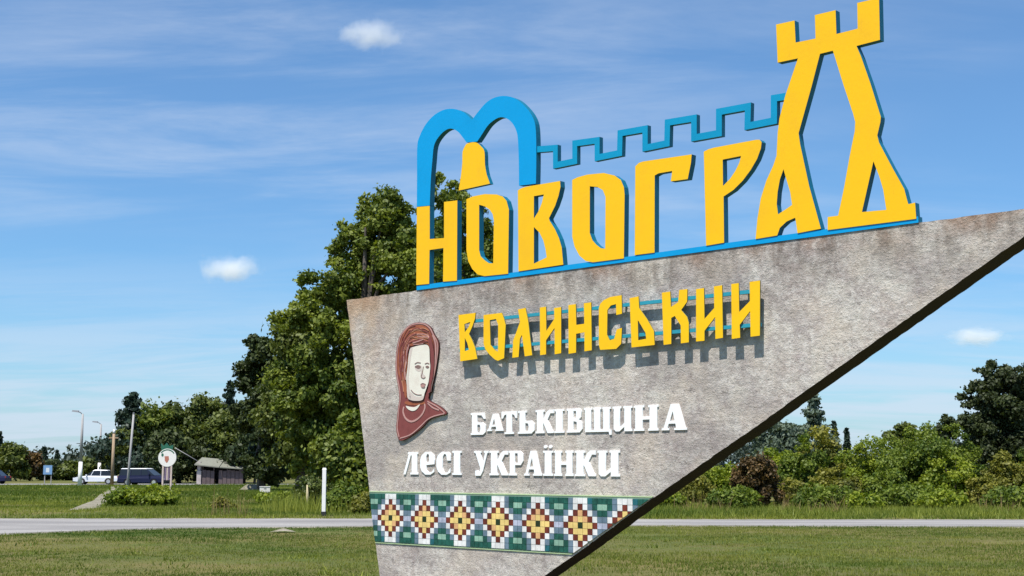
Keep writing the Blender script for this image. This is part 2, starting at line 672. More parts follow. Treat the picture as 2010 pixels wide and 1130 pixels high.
T = {
    'g': tile_m('tile_dark_green', (0.018, 0.115, 0.085), 0.45),
    'b': tile_m('tile_teal', (0.02, 0.14, 0.17), 0.4),
    'n': tile_m('tile_slate_blue', (0.16, 0.23, 0.30), 0.3),
    'l': tile_m('tile_mint', (0.30, 0.50, 0.38), 0.3),
    'w': tile_m('tile_white', (0.84, 0.82, 0.80), 0.22),
    'v': tile_m('tile_lavender', (0.50, 0.52, 0.64), 0.3),
    'r': tile_m('tile_oxblood', (0.20, 0.035, 0.02), 0.5),
    'y': tile_m('tile_yellow', (0.88, 0.63, 0.22), 0.2),
    'o': tile_m('tile_peach', (0.78, 0.44, 0.20), 0.2),
    'k': tile_m('tile_black', (0.02, 0.035, 0.01), 0.3),
}


def cell(ci, rj):
    """ci column relative to the diamond centre in a 9-cell period (-4..4), rj row -4..4"""
    a, r_ = abs(ci), abs(rj)
    edge = 3 - r_
    if r_ == 4:
        if a <= 1:
            return 'w'
        if a == 2:
            return random.choice('bgn')
        return 'g'
    if r_ <= 3:
        if r_ == 0:
            if a == 0:
                return 'k'
            if a < 3:
                return 'y'
            return 'r' if a == 3 else 'v'
        if a == edge:
            return 'r'
        if a < edge:
            if a + r_ >= 2 and random.random() < 0.45:
                return 'o'
            return 'y'
        if a == edge + 1:
            return 'w'
        if r_ == 3:
            return 'l' if a == 4 else ('n' if a == 2 else 'g')
        if r_ == 2:
            return 'g' if a == 4 else 'n'
        if r_ == 1:
            return 'n'
    return 'g'


def clip_half(poly, f_):
    out = []
    for i, p in enumerate(poly):
        q = poly[(i + 1) % len(poly)]
        a, b = f_(p), f_(q)
        if a >= 0:
            out.append(p)
        if (a >= 0) != (b >= 0):
            t = a / (a - b)
            out.append((p[0] + (q[0] - p[0]) * t, p[1] + (q[1] - p[1]) * t))
    return out


sl_slope = (3.398 - 0.898) / (7.722 - 3.332)
f_right = lambda p: (p[1] - 0.898) - (p[0] - 3.332) * sl_slope - 0.022
f_left = lambda p: p[0] - (-0.135 + (3.604 - p[1]) * (0.555 + 0.135) / (3.604 - 0.28)) - 0.006
frieze_outer = clip_half(clip_half([(0, V0 - 4.65 * CV), (5, V0 - 4.65 * CV), (5, V0 + 4.72 * CV), (0, V0 + 4.72 * CV)], f_right), f_left)
M['grout'] = worn_paint('pale_green_grout', (0.20, 0.30, 0.22), (0.14, 0.22, 0.18), 0.8, 8)
frieze = plate('mosaic_frieze', frieze_outer, (), -0.006, 0.004, M['grout'], M['grout'], stele)
M['limetrim'] = worn_paint('lime_trim', (0.45, 0.58, 0.32), (0.36, 0.44, 0.28), 0.7, 8)
for va, vb in ((4.74, 4.92), (-4.80, -4.67)):
    tr = clip_half(clip_half([(0, V0 + va * CV), (5, V0 + va * CV), (5, V0 + vb * CV), (0, V0 + vb * CV)], f_right), f_left)
    plate('border_strip', tr, (), -0.009, 0.004, M['limetrim'], M['limetrim'], stele)
random.seed(3)
tiles = []
for j in range(-4, 5):
    for i in range(-6, 60):
        per = (i + 4) // 9
        ci = (i + 4) % 9 - 4
        u_, v_ = U0 + i * CU, V0 + j * CV
        g_ = 0.0016
        q = [(u_ - CU / 2 + g_, v_ - CV / 2 + g_), (u_ + CU / 2 - g_, v_ - CV / 2 + g_), (u_ + CU / 2 - g_, v_ + CV / 2 - g_), (u_ - CU / 2 + g_, v_ + CV / 2 - g_)]
        q = clip_half(clip_half(q, f_right), f_left)
        if len(q) < 3 or abs(signed(q)) < 0.0006:
            continue
        code = cell(ci, j)
        if code == 'r' and random.random() < 0.0:
            code = 'k'
        tiles.append((u_, v_, code, q))
tiles.sort(key=lambda t: -t[0])
cache = {}
restV, restF, restM = [], [], []
codes = list(T)
for k, (u_, v_, code, q) in enumerate(tiles):
    y_ = -0.012 - random.uniform(0, 0.002)
    if k < 300:
        full = len(q) == 4 and abs(abs(signed(q)) / 2 - (CU - 0.0032) * (CV - 0.0032)) < 1e-6
        if full and code in cache:
            o = bpy.data.objects.new('tile', cache[code])
            link(o, frieze)
        else:
            V, Fc, idx = extrude_data([(a - u_, b - v_) for a, b in q], (), 0.0, 0.010)
            o = mesh_obj('tile', V, Fc, T[code], frieze)
            if full:
                cache[code] = o.data
        o.location = (u_, y_, v_)
    else:
        V, Fc, idx = extrude_data(q, (), y_, y_ + 0.010)
        b_ = len(restV)
        restV += V
        restF += [tuple(i_ + b_ for i_ in f_) for f_ in Fc]
        restM += [codes.index(code)] * len(Fc)
if restV:
    o = mesh_obj('tile_field', restV, restF, [T[c_] for c_ in codes], frieze, restM)
    tag(o, kind='stuff')

# upper town name -----------------------------------------------
Z1 = (780, 160, 2.5675)
Z2 = (1100, 160, 2.826)
Z3 = (1460, 0, 2.2605)
SF = 0.014           # front of the upper sign stands this far before the slab face
sign_off = (3.9, 3.604)
sign_loc = P0 + DU * sign_off[0] + Vector((0, 0, sign_off[1]))
town = thing('town_name_sign', sign_loc, YAW, 'yellow and blue cut-out lettering with arches, bell and castle tower on top of the slab', 'sign')
S1 = -SF
S2 = S1 + 0.068


def piece(name, outer, holes, zoom, mf='yellow', y0=S1, y1=S2, k=None, ms='blue_side'):
    return plate(name, UV(outer, SF, zoom), [UV(h_, SF, zoom) for h_ in holes], y0, y1, M[mf], M[ms], town, sign_off)


piece('letter', [(98, 632), (163, 626), (163, 793), (235, 788), (235, 606), (302, 598), (300, 1003), (230, 1008), (232, 838), (162, 848), (160, 1019), (95, 1025)], [], Z1)
piece('letter', [(348, 592), (380, 578), (440, 566), (500, 568), (530, 578), (550, 600), (562, 645), (558, 968), (440, 980), (405, 972), (378, 945), (357, 905), (348, 850)],
      [[(412, 620), (440, 628), (465, 645), (480, 668), (486, 700), (483, 915), (462, 915), (440, 900), (420, 880), (412, 850)]], Z1)
piece('letter', [(607, 548), (622, 538), (645, 530), (820, 500), (822, 530), (812, 575), (795, 625), (764, 688), (768, 702), (795, 745), (815, 790), (828, 835), (836, 922), (610, 956)],
      [[(688, 577), (738, 568), (728, 610), (710, 655), (688, 690)], [(688, 732), (715, 760), (735, 800), (746, 845), (752, 885), (688, 917)]], Z1)
piece('letter', [(65, 545), (95, 530), (150, 515), (240, 506), (300, 520), (335, 545), (352, 585), (356, 625), (352, 980), (180, 1002), (140, 995), (105, 965), (78, 915), (65, 860)],
      [[(163, 580), (205, 584), (235, 602), (250, 640), (248, 926), (225, 924), (200, 905), (178, 880), (163, 840)]], Z2)
piece('letter', [(415, 470), (435, 450), (460, 442), (728, 403), (724, 450), (706, 540), (612, 553), (620, 495), (545, 508), (523, 520), (522, 948), (412, 962)], [], Z2)
piece('letter', [(795, 388), (820, 375), (850, 366), (1085, 322), (1105, 322), (1116, 335), (1112, 370), (1090, 430), (1055, 490), (1010, 550), (960, 600), (905, 637), (908, 893), (808, 910)],
      [[(900, 432), (1002, 412), (992, 450), (970, 495), (940, 540), (902, 578)]], Z2)
# one plate: battlements, both tower legs, the last two letters
piece('tower_letters',
      [(143, 108), (225, 90), (230, 188), (318, 170), (315, 66), (407, 44), (411, 150), (505, 126), (503, 12), (600, -10), (604, 176), (500, 203),
       (520, 250), (562, 370), (608, 518), (606, 540), (592, 600), (600, 632), (660, 745), (712, 838), (722, 878), (730, 905), (760, 898), (765, 970),
       (372, 1020), (372, 962), (418, 956), (425, 925), (445, 830), (470, 690), (492, 580), (494, 540), (485, 505), (440, 370), (395, 224), (338, 238),
       (300, 385), (243, 590), (250, 640), (290, 825), (342, 1014), (238, 1034), (228, 965), (190, 982), (160, 1010), (148, 1044), (52, 1060), (60, 970), (75, 880),
       (100, 800), (130, 735), (145, 690), (150, 590), (158, 525), (185, 420), (240, 258), (150, 277)],
      [[(176, 750), (190, 800), (205, 850), (214, 908), (190, 925), (152, 950), (146, 905), (150, 850), (160, 795)],
       [(575, 715), (600, 780), (618, 840), (632, 930), (524, 940)]], Z3)
# arches
arch_out = smooth_poly([(98, 630), (99, 480), (100, 330), (112, 275), (145, 212), (190, 165), (240, 140), (290, 138), (335, 155), (376, 192)], False, 4)
arch_out2 = smooth_poly([(376, 192), (402, 158), (445, 108), (490, 80), (545, 72), (600, 88), (650, 132), (685, 185), (698, 250), (700, 400), (698, 514)], False, 4)
arch_in2 = smooth_poly([(613, 524), (612, 420), (608, 300), (600, 250), (580, 210), (552, 186), (520, 179), (488, 193), (455, 222), (420, 275), (402, 302)], False, 4)
arch_in1 = smooth_poly([(348, 306), (330, 282), (305, 252), (270, 236), (238, 248), (205, 282), (184, 325), (176, 400), (168, 500), (163, 624)], False, 4)
piece('arch_frame', arch_out + arch_out2[1:] + arch_in2 + arch_in1, [], Z1, 'blue')
bell = smooth_poly([(348, 314), (375, 306), (402, 308), (425, 328), (440, 352), (443, 420), (452, 470)], False, 3) + [(468, 514), (310, 549)] + smooth_poly([(322, 470), (328, 410), (330, 352), (348, 314)], False, 3)[:-1]
piece('bell', bell, [], Z1, 'yellow', S1 - 0.004, S2 - 0.02)
# battlement wall: a thin zigzag bar joined to arch and tower
wall_px = [(1052, 293), (1090, 290), (1090, 324), (1128, 316), (1128, 281), (1172, 275), (1172, 309), (1216, 300), (1217, 261), (1266, 252.5), (1266, 290), (1309, 281),
           (1310, 240), (1362, 231.5), (1362, 270), (1411, 261), (1411, 219), (1468, 208.5), (1467, 247), (1519, 236.5), (1519, 192.5), (1546, 188)]
wl = UV(wall_px, SF - 0.012)
plate('battlement_wall', offset_line(wl, 0.031), (), S1 + 0.012, S2 - 0.004, M['wall_blue'], M['blue_side'], town, sign_off)
# base rail
u0_, u1_ = uv(817, 565, SF)[0], uv(1802, 435, SF)[0]
plate('base_rail', [(u0_, 3.606), (u1_, 3.606), (u1_, 3.655), (u0_, 3.655)], (), S1 + 0.006, S2 + 0.006, M['blue'], M['blue_side'], town, sign_off)
for k in range(7):
    u_ = u0_ + 0.3 + k * (u1_ - u0_ - 0.6) / 6 - sign_off[0]
    box('rail_foot', u_ - 0.05, u_ + 0.05, 0.0, 0.14, 0.001, 0.003, M['blue_side'], town)

# second line, yellow on teal rails -------------------------------
Z4 = (880, 540, 5.136)
Z5 = (1190, 540, 5.136)
SW = 0.078
word_off = (3.6, 2.8)
word = thing('word_sign', P0 + DU * word_off[0] + Vector((0, 0, word_off[1])) + NN * 0.0, YAW, 'long yellow ten-letter word fixed on two teal rails, casting a jagged shadow on the slab', 'sign')


def wl_(outer, holes, zoom):
    return plate('letter', UV(outer, SW, zoom), [UV(h_, SW, zoom) for h_ in holes], -SW, -SW + 0.012, M['word_yellow'], M['word_side'], word, word_off)


wl_([(102, 400), (275, 378), (268, 440), (240, 520), (208, 592), (238, 650), (270, 730), (292, 842), (120, 868)], [[(162, 492), (222, 470), (205, 520), (166, 575)], [(166, 632), (190, 680), (208, 750), (166, 765)]], Z4)
wl_([(355, 400), (540, 378), (562, 440), (578, 500), (562, 835), (500, 862), (470, 850), (415, 800), (372, 745), (355, 690)], [[(418, 452), (480, 440), (502, 500), (500, 770), (470, 755), (425, 700)]], Z4)
wl_([(702, 345), (778, 328), (805, 460), (845, 805), (770, 818), (742, 600), (722, 640), (708, 824), (645, 832), (652, 660), (690, 560), (722, 470)], [], Z4)
wl_([(922, 325), (985, 316), (988, 560), (1068, 440), (1066, 330), (1137, 320), (1137, 785), (1072, 797), (1070, 530), (985, 655), (985, 797), (925, 806)], [], Z4)
wl_([(1210, 300), (1285, 290), (1290, 500), (1370, 488), (1366, 282), (1440, 272), (1446, 755), (1372, 767), (1372, 575), (1288, 590), (1287, 780), (1212, 792)], [], Z4)
wl_([(-75, 330), (-60, 285), (-25, 250), (40, 218), (155, 200), (158, 388), (100, 400), (98, 290), (45, 305), (12, 350), (8, 600), (35, 655), (80, 640), (105, 545), (158, 530), (150, 690), (100, 742), (-62, 752), (-75, 700)], [], Z5)
wl_([(235, 230), (325, 212), (332, 330), (410, 440), (480, 560), (488, 702), (255, 728)], [[(318, 450), (395, 580), (402, 640), (322, 655)]], Z5)
wl_([(560, 175), (645, 163), (652, 320), (725, 270), (735, 148), (818, 138), (815, 265), (755, 350), (815, 420), (832, 480), (832, 675), (752, 687), (750, 505), (690, 410), (655, 430), (655, 692), (578, 702)], [], Z5)
wl_([(905, 140), (985, 128), (990, 440), (1088, 330), (1085, 112), (1168, 100), (1176, 630), (1100, 642), (1098, 420), (990, 560), (990, 660), (905, 668)], [], Z5)
wl_([(1260, 88), (1335, 78), (1340, 370), (1448, 260), (1445, 66), (1550, 52), (1548, 608), (1455, 620), (1450, 360), (1345, 500), (1350, 630), (1265, 642)], [], Z5)
ra = uv(905, 622 + 15, SW)
for vc, yy in ((0.395, 0), (0.105, 0)):
    a, b = uv(898, 700, SW)[0] - word_off[0], uv(1492, 640, SW)[0] - word_off[0]
    V, Fc = box_data(a + 0.01, b - 0.01, -SW + 0.013, -SW + 0.045, vc - 0.017, vc + 0.015)
    mesh_obj('rail', V, Fc, M['teal_rail'], word)
    for k in range(6):
        u_ = a + 0.15 + k * (b - a - 0.3) / 5
        V, Fc = box_data(u_ - 0.012, u_ + 0.012, -SW + 0.046, 0.004, vc - 0.012, vc + 0.010)
        mesh_obj('bracket', V, Fc, M['teal_rail'], word)

# white words -----------------------------------------------------
GL = {
    'BE': [([(.02, 0), (.02, .08), (.1, .08), (.1, .92), (.02, .92), (.02, 1), (.9, 1), (.95, .72), (.85, .72), (.72, .88), (.44, .9), (.44, .56), (.78, .56), (.97, .44), (.97, .12), (.8, 0)], [[(.44, .1), (.44, .46), (.6, .46), (.65, .3), (.6, .1)]])],
    'A': [([(0, 0), (0, .08), (.08, .08), (.36, 1), (.68, 1), (.95, .08), (1, .08), (1, 0), (.5, 0), (.5, .08), (.58, .08), (.55, .25), (.28, .25), (.22, .08), (.3, .08), (.3, 0)], [[(.32, .36), (.52, .36), (.44, .72)]])],
    'TE': [([(.2, 0), (.2, .08), (.32, .08), (.32, .88), (.18, .84), (.1, .7), (0, .7), (0, 1), (1, 1), (1, .7), (.9, .7), (.82, .84), (.68, .88), (.68, .08), (.8, .08), (.8, 0)], [])],
    'SOFT': [([(0, 0), (0, .08), (.1, .08), (.1, .92), (0, .92), (0, 1), (.52, 1), (.52, .92), (.44, .92), (.44, .56), (.8, .56), (.98, .42), (.98, .14), (.8, 0)], [[(.44, .1), (.44, .46), (.6, .44), (.64, .3), (.6, .1)]])],
    'KA': [([(0, 0), (0, .08), (.08, .08), (.08, .92), (0, .92), (0, 1), (.5, 1), (.5, .92), (.42, .92), (.42, .58), (.6, .9), (.75, 1), (1, 1), (1, .84), (.82, .85), (.66, .58), (.94, .08), (1, .08), (1, 0), (.66, 0), (.44, .42), (.42, .42), (.42, .08), (.5, .08), (.5, 0)], [])],
    'I': [([(0, 0), (0, .08), (.16, .08), (.16, .92), (0, .92), (0, 1), (1, 1), (1, .92), (.84, .92), (.84, .08), (1, .08), (1, 0)], [])],
    'VE': [([(.0, 0), (0, .08), (.08, .08), (.08, .92), (0, .92), (0, 1), (.75, 1), (.92, .88), (.9, .64), (.74, .54), (.95, .42), (.98, .15), (.8, 0)], [[(.42, .6), (.42, .9), (.58, .9), (.6, .62)], [(.42, .1), (.42, .47), (.62, .44), (.64, .1)]])],
    'SHCHA': [([(0, 1), (.3, 1), (.3, .92), (.26, .92), (.26, .09), (.37, .09), (.37, .92), (.34, .92), (.34, 1), (.63, 1), (.63, .92), (.59, .92), (.59, .09), (.70, .09), (.70, .92), (.67, .92), (.67, 1), (.97, 1), (.97, .92), (.93, .92), (.93, .08), (1, .08), (1, -.13), (.92, -.13), (.9, 0), (.04, 0), (.04, .92), (0, .92)], [])],
    'Y': [([(0, 1), (.45, 1), (.45, .92), (.39, .92), (.37, .16), (.6, .34), (.6, .92), (.54, .92), (.54, 1), (1, 1), (1, .92), (.93, .92), (.93, .08), (1, .08), (1, 0), (.6, 0), (.6, .18), (.35, 0), (.16, 0), (.06, .1), (.06, .92), (0, .92)], [])],
    'EN': [([(0, 1), (.42, 1), (.42, .92), (.36, .92), (.36, .56), (.64, .56), (.64, .92), (.58, .92), (.58, 1), (1, 1), (1, .92), (.94, .92), (.94, .08), (1, .08), (1, 0), (.58, 0), (.58, .08), (.64, .08), (.64, .44), (.36, .44), (.36, .08), (.42, .08), (.42, 0), (0, 0), (0, .08), (.06, .08), (.06, .92), (0, .92)], [])],
    'EL': [([(0, 0), (.36, .92), (.3, .92), (.3, 1), (.98, 1), (.98, .92), (.92, .92), (.92, .08), (1, .08), (1, 0), (.46, 0), (.46, .08), (.56, .08), (.56, .86), (.5, .86), (.14, 0)], [])],
    'E': [([(.1, .15), (0, .35), (0, .65), (.1, .85), (.35, 1), (.7, 1), (.95, .85), (.99, .65), (.97, .46), (.42, .42), (.44, .2), (.55, .1), (.8, .12), (.96, .28), (.95, .12), (.7, 0), (.35, 0)], [[(.42, .54), (.42, .82), (.5, .92), (.6, .88), (.62, .58)]])],
    'ES': [([(.1, .15), (0, .35), (0, .65), (.1, .85), (.38, 1), (.8, 1), (.97, .9), (.97, .62), (.74, .62), (.66, .88), (.54, .92), (.44, .8), (.42, .3), (.52, .1), (.75, .1), (.97, .3), (.95, .1), (.7, 0), (.35, 0)], [])],
    'U': [([(0, 1), (.52, 1), (.52, .92), (.44, .92), (.62, .52), (.76, .92), (.68, .92), (.68, 1), (1, 1), (1, .92), (.92, .92), (.62, .2), (.45, 0), (.1, 0), (.08, .2), (.25, .22), (.35, .12), (.44, .3), (.1, .92), (0, .92)], [])],
    'ER': [([(0, 0), (0, .08), (.08, .08), (.08, .92), (0, .92), (0, 1), (.75, 1), (.95, .88), (.97, .6), (.8, .42), (.42, .42), (.42, .08), (.55, .08), (.55, 0)], [[(.42, .52), (.42, .9), (.6, .9), (.62, .52)]])],
}


def white_word(root, off, spec, y_):
    for g_, x0, x1, ya, yb, yc, yd in spec:
        # corner pixels: bottom-left (x0,yb), bottom-right (x1,yd), top-left (x0,ya), top-right (x1,yc)
        BL, BR, TL, TR = uv(x0, yb, y_), uv(x1, yd, y_), uv(x0, ya, y_), uv(x1, yc, y_)
        def mp(p):
            s_, t_ = p
            a = (BL[0] + (BR[0] - BL[0]) * s_, BL[1] + (BR[1] - BL[1]) * s_)
            b = (TL[0] + (TR[0] - TL[0]) * s_, TL[1] + (TR[1] - TL[1]) * s_)
            return (a[0] + (b[0] - a[0]) * t_, a[1] + (b[1] - a[1]) * t_)
        for o_, hs in GL[g_]:
            plate('letter', [mp(p) for p in o_], [[mp(p) for p in h_] for h_ in hs], -y_, 0.003, M['white'], M['white'], root, off)


def zx(v):
    return 770 + v / 3.295


def zy(v):
    return 760 + v / 3.295


def spec_line(items, top, bot):
    """top/bot: functions zoom-x -> zoom-y"""
    return [(g_, zx(a), zx(b), zy(top(a) + dt), zy(bot(a) + db), zy(top(b) + dt), zy(bot(b) + db)) for g_, a, b, dt, db in items]


w1 = thing('white_lettering', P0 + DU * 3.2 + Vector((0, 0, 2.02)), YAW, 'upper white serif word, eleven letters, on the concrete slab', 'lettering')
white_word(w1, (3.2, 2.02), spec_line([('BE', 505, 606, 0, 0), ('A', 612, 718, 10, -22), ('TE', 706, 806, 0, 0), ('SOFT', 812, 922, 0, 0), ('KA', 926, 1044, 0, 0), ('I', 1048, 1112, 0, 0),
           ('VE', 1128, 1232, 0, 0), ('SHCHA', 1240, 1418, 0, 0), ('Y', 1424, 1552, 0, 0), ('EN', 1562, 1722, 0, 0), ('A', 1742, 1905, 0, 0)],
           lambda x_: 168 - (x_ - 505) * 0.046, lambda x_: 308 - (x_ - 505) * 0.024), 0.011)
w2 = thing('white_lettering', P0 + DU * 2.3 + Vector((0, 0, 1.61)), YAW, 'lower pair of white serif words on the slab, just above the mosaic band', 'lettering')
top2 = lambda x_: 412 - (x_ - 75) * 0.002
bot2 = lambda x_: 563 + (x_ - 75) * 0.010
white_word(w2, (2.3, 1.61), spec_line([('EL', 72, 168, 8, 0), ('E', 180, 275, 6, 0), ('ES', 285, 380, 6, 0), ('I', 388, 448, 0, 0),
           ('U', 528, 622, 0, 4), ('KA', 628, 748, 0, 0), ('ER', 752, 850, 0, 0), ('A', 852, 968, 0, 0), ('I', 975, 1040, 0, 0), ('EN', 1046, 1172, 0, 0), ('KA', 1180, 1316, 0, 0), ('Y', 1326, 1472, 0, 0)], top2, bot2), 0.011)
for cx in (990, 1022):
    pts = [(cx + 11 * math.cos(a), 384 + 11 * math.sin(a)) for a in [i * math.pi / 4 for i in range(8)]]
    plate('letter_dot', [uv(zx(a), zy(b), 0.011) for a, b in pts], (), -0.011, 0.003, M['white'], M['white'], w2, (2.3, 1.61))

# portrait relief ---------------------------------------------------
Z6 = (740, 610, 4.033)
port_off = (0.9, 2.6)
port = thing('portrait_relief', P0 + DU * port_off[0] + Vector((0, 0, port_off[1])), YAW, 'reddish brown painted relief bust of a woman in headscarf, left on the slab', 'relief')


def pr(name, pts, d, mf, parent=None, holes=(), sm=True, y1=0.003, k=3):
    p_ = smooth_poly(pts, True, k) if sm else pts
    hs = [smooth_poly(h_, True, k) for h_ in holes]
    return plate(name, UV(p_, d, Z6), [UV(h_, d, Z6) for h_ in hs], -d, y1, M[mf], M['relief_edge'], parent or port, port_off)


back = pr('backing', [(300, 95), (345, 92), (385, 102), (425, 135), (452, 190), (482, 240), (488, 300), (475, 400), (458, 500), (435, 590), (416, 650), (408, 700), (450, 730), (500, 758), (540, 792), (548, 815),
                      (500, 830), (445, 845), (400, 872), (345, 930), (265, 992), (195, 1026), (168, 1008), (152, 935), (158, 850), (166, 770), (176, 700), (170, 620), (156, 540), (146, 450), (150, 350), (160, 270), (180, 200), (215, 150), (255, 112)], 0.024, 'mauve')
pk = M['pinkline']


def stroke(name, pts, w, d, mf, parent=None, y1=None):
    c_ = UV(smooth_poly(pts, False, 4), d, Z6)
    return plate(name, offset_line(c_, w), (), -d, -d + 0.003 if y1 is None else y1, M[mf], M[mf], parent or port, port_off)


stroke('outline_band', [(408, 652), (430, 590), (452, 500), (470, 400), (480, 300), (474, 245), (446, 192), (420, 140), (384, 109), (345, 100), (300, 103), (257, 119), (218, 157), (186, 204), (168, 272), (157, 350), (153, 450), (163, 540), (178, 620), (184, 700), (173, 770), (166, 850), (160, 930), (174, 998)], 0.006, 0.028, 'pinkline')
stroke('outline_band', [(180, 1008), (262, 980), (338, 918), (395, 862), (442, 836), (498, 820), (532, 808), (490, 768), (448, 742), (398, 716)], 0.006, 0.028, 'pinkline')
hair = pr('hair', [(250, 290), (262, 280), (330, 268), (395, 262), (418, 300), (424, 360), (426, 440), (424, 520), (440, 500), (448, 400), (446, 300), (440, 225), (412, 150), (368, 114), (300, 112), (244, 134), (198, 198), (172, 290), (160, 400), (164, 480), (184, 540), (208, 600), (216, 660), (232, 690), (236, 600), (226, 540), (240, 450), (248, 350)], 0.029, 'hair')
for q in ([(200, 420), (205, 330), (235, 240), (290, 200)], [(188, 500), (192, 420), (196, 340)], [(240, 250), (300, 225), (360, 222), (410, 250)], [(250, 180), (310, 150), (370, 160)], [(215, 480), (225, 400), (238, 300)], [(290, 175), (350, 190), (400, 220)], [(205, 560), (212, 500), (222, 450)], [(180, 330), (198, 255), (238, 195)], [(232, 420), (238, 340), (262, 262)], [(225, 310), (262, 215), (330, 185)], [(210, 640), (204, 590), (192, 540)], [(395, 170), (425, 240), (436, 330)], [(430, 330), (436, 420), (430, 500)], [(300, 240), (350, 250), (395, 248)]):
    stroke('hair_strand', q, 0.0055, 0.032, 'hairlight', hair)
HO = [(184, 545), (164, 480), (160, 400), (172, 290), (198, 198), (244, 134), (300, 112), (368, 114), (412, 150), (440, 225), (448, 320)]
HI = [(230, 545), (238, 480), (246, 400), (250, 330), (262, 290), (290, 278), (330, 270), (365, 264), (395, 262), (416, 290), (424, 340)]
rh = random.Random(4)
for i in range(34):
    t_ = rh.uniform(0.08, 0.9)
    a_ = rh.randint(0, 6)
    b_ = min(10, a_ + rh.randint(2, 5))
    q = [(HO[j][0] + (HI[j][0] - HO[j][0]) * (t_ + rh.uniform(-.09, .09)), HO[j][1] + (HI[j][1] - HO[j][1]) * (t_ + rh.uniform(-.09, .09))) for j in range(a_, b_ + 1)]
    stroke('hair_strand', q, rh.uniform(0.003, 0.006), 0.0325 + 0.00012 * i, rh.choice(['hairlight', 'mauve', 'mauve', 'pinkline']), hair)
face = pr('face', [(262, 300), (290, 285), (340, 272), (392, 268), (412, 290), (416, 340), (418, 400), (422, 440), (416, 500), (408, 560), (392, 610), (376, 655), (362, 700), (310, 712), (250, 698), (238, 650), (236, 590), (232, 530), (242, 450), (250, 360)], 0.0375, 'facewhite')
pr('temple_shade', [(262, 304), (280, 296), (268, 360), (258, 450), (250, 540), (256, 620), (266, 690), (248, 692), (240, 640), (238, 540), (246, 450), (254, 360)], 0.0385, 'facetint', face)
pr('jaw_shade', [(262, 640), (290, 668), (330, 682), (366, 672), (360, 704), (310, 712), (262, 700)], 0.0385, 'facetint', face)
pr('nose_shade', [(352, 470), (366, 500), (384, 522), (372, 536), (350, 530), (344, 510)], 0.0385, 'facetint', face)
pr('eye', [(386, 446), (398, 438), (411, 446), (400, 455)], 0.0400, 'facegrey', face)
pr('dark_lock', [(420, 200), (438, 260), (450, 330), (452, 420), (442, 520), (428, 580), (422, 640), (404, 640), (412, 560), (424, 470), (424, 380), (418, 290), (404, 240)], 0.0372, 'mauve', hair)
pr('cheek_shade', [(300, 440), (330, 426), (352, 440), (350, 470), (330, 480), (306, 466)], 0.0385, 'facetint', face)
pr('eye', [(304, 446), (325, 436), (346, 448), (326, 458)], 0.0400, 'facegrey', face)
pr('lips', [(344, 590), (360, 580), (384, 588), (366, 603), (350, 602)], 0.0400, 'liptint', face)
for q, w_ in (([(298, 420), (320, 408), (345, 412)], 0.006), ([(300, 442), (325, 434), (345, 444)], 0.009), ([(378, 420), (398, 412), (412, 420)], 0.006), ([(384, 442), (400, 438), (410, 446)], 0.008),
              ([(366, 440), (358, 490), (350, 522), (368, 534), (382, 524)], 0.006), ([(344, 584), (362, 574), (384, 584)], 0.007), ([(352, 606), (370, 610), (380, 602)], 0.006),
              ([(268, 625), (290, 650), (320, 664), (352, 664)], 0.006)):
    stroke('face_line', q, w_ * 0.8, 0.0405, 'facegrey', face)
pr('scarf_highlight', [(228, 752), (260, 758), (300, 760), (340, 738), (318, 775), (285, 792), (248, 780)], 0.028, 'facewhite')
stroke('scarf_fold', [(212, 760), (206, 800), (225, 850), (265, 875), (310, 862), (355, 820), (378, 770), (376, 735)], 0.010, 0.028, 'pinkline')
stroke('scarf_fold', [(400, 730), (440, 765), (490, 785)], 0.007, 0.028, 'pinkline')
pr('neck_shadow', [(228, 715), (300, 724), (368, 716), (378, 735), (300, 748), (226, 738)], 0.027, 'hair')
stroke('pale_fold', [(440, 190), (462, 260), (464, 340), (456, 430), (440, 520), (424, 600)], 0.010, 0.0285, 'pinkline')
stroke('scarf_hem', [(424, 640), (432, 590), (444, 540)], 0.008, 0.032, 'facegrey')

# ------------------------------------------------------------------ vegetation
def leaf_mat(name, dark, light, trans=0.30):
    m_ = mat(name, dark, 0.55, spec=0.28)
    n = N(m_)
    at_ = n.n.new('ShaderNodeAttribute')
    at_.attribute_name = 'tone'
    c = n.mix(n.ramp(at_.outputs['Fac'], 0.0, 1.0), dark, light)
    n.color(c)
    tr = n.n.new('ShaderNodeBsdfTranslucent')
    c2 = n.mix(1.0, c, (1.25, 1.3, 0.5), 'MULTIPLY')
    n.l.new(c2, tr.inputs[0])
    mx = n.n.new('ShaderNodeMixShader')
    mx.inputs[0].default_value = trans
    out = n.n['Material Output']
    n.l.new(n.b.outputs[0], mx.inputs[1])
    n.l.new(tr.outputs[0], mx.inputs[2])
    n.l.new(mx.outputs[0], out.inputs[0])
    return m_


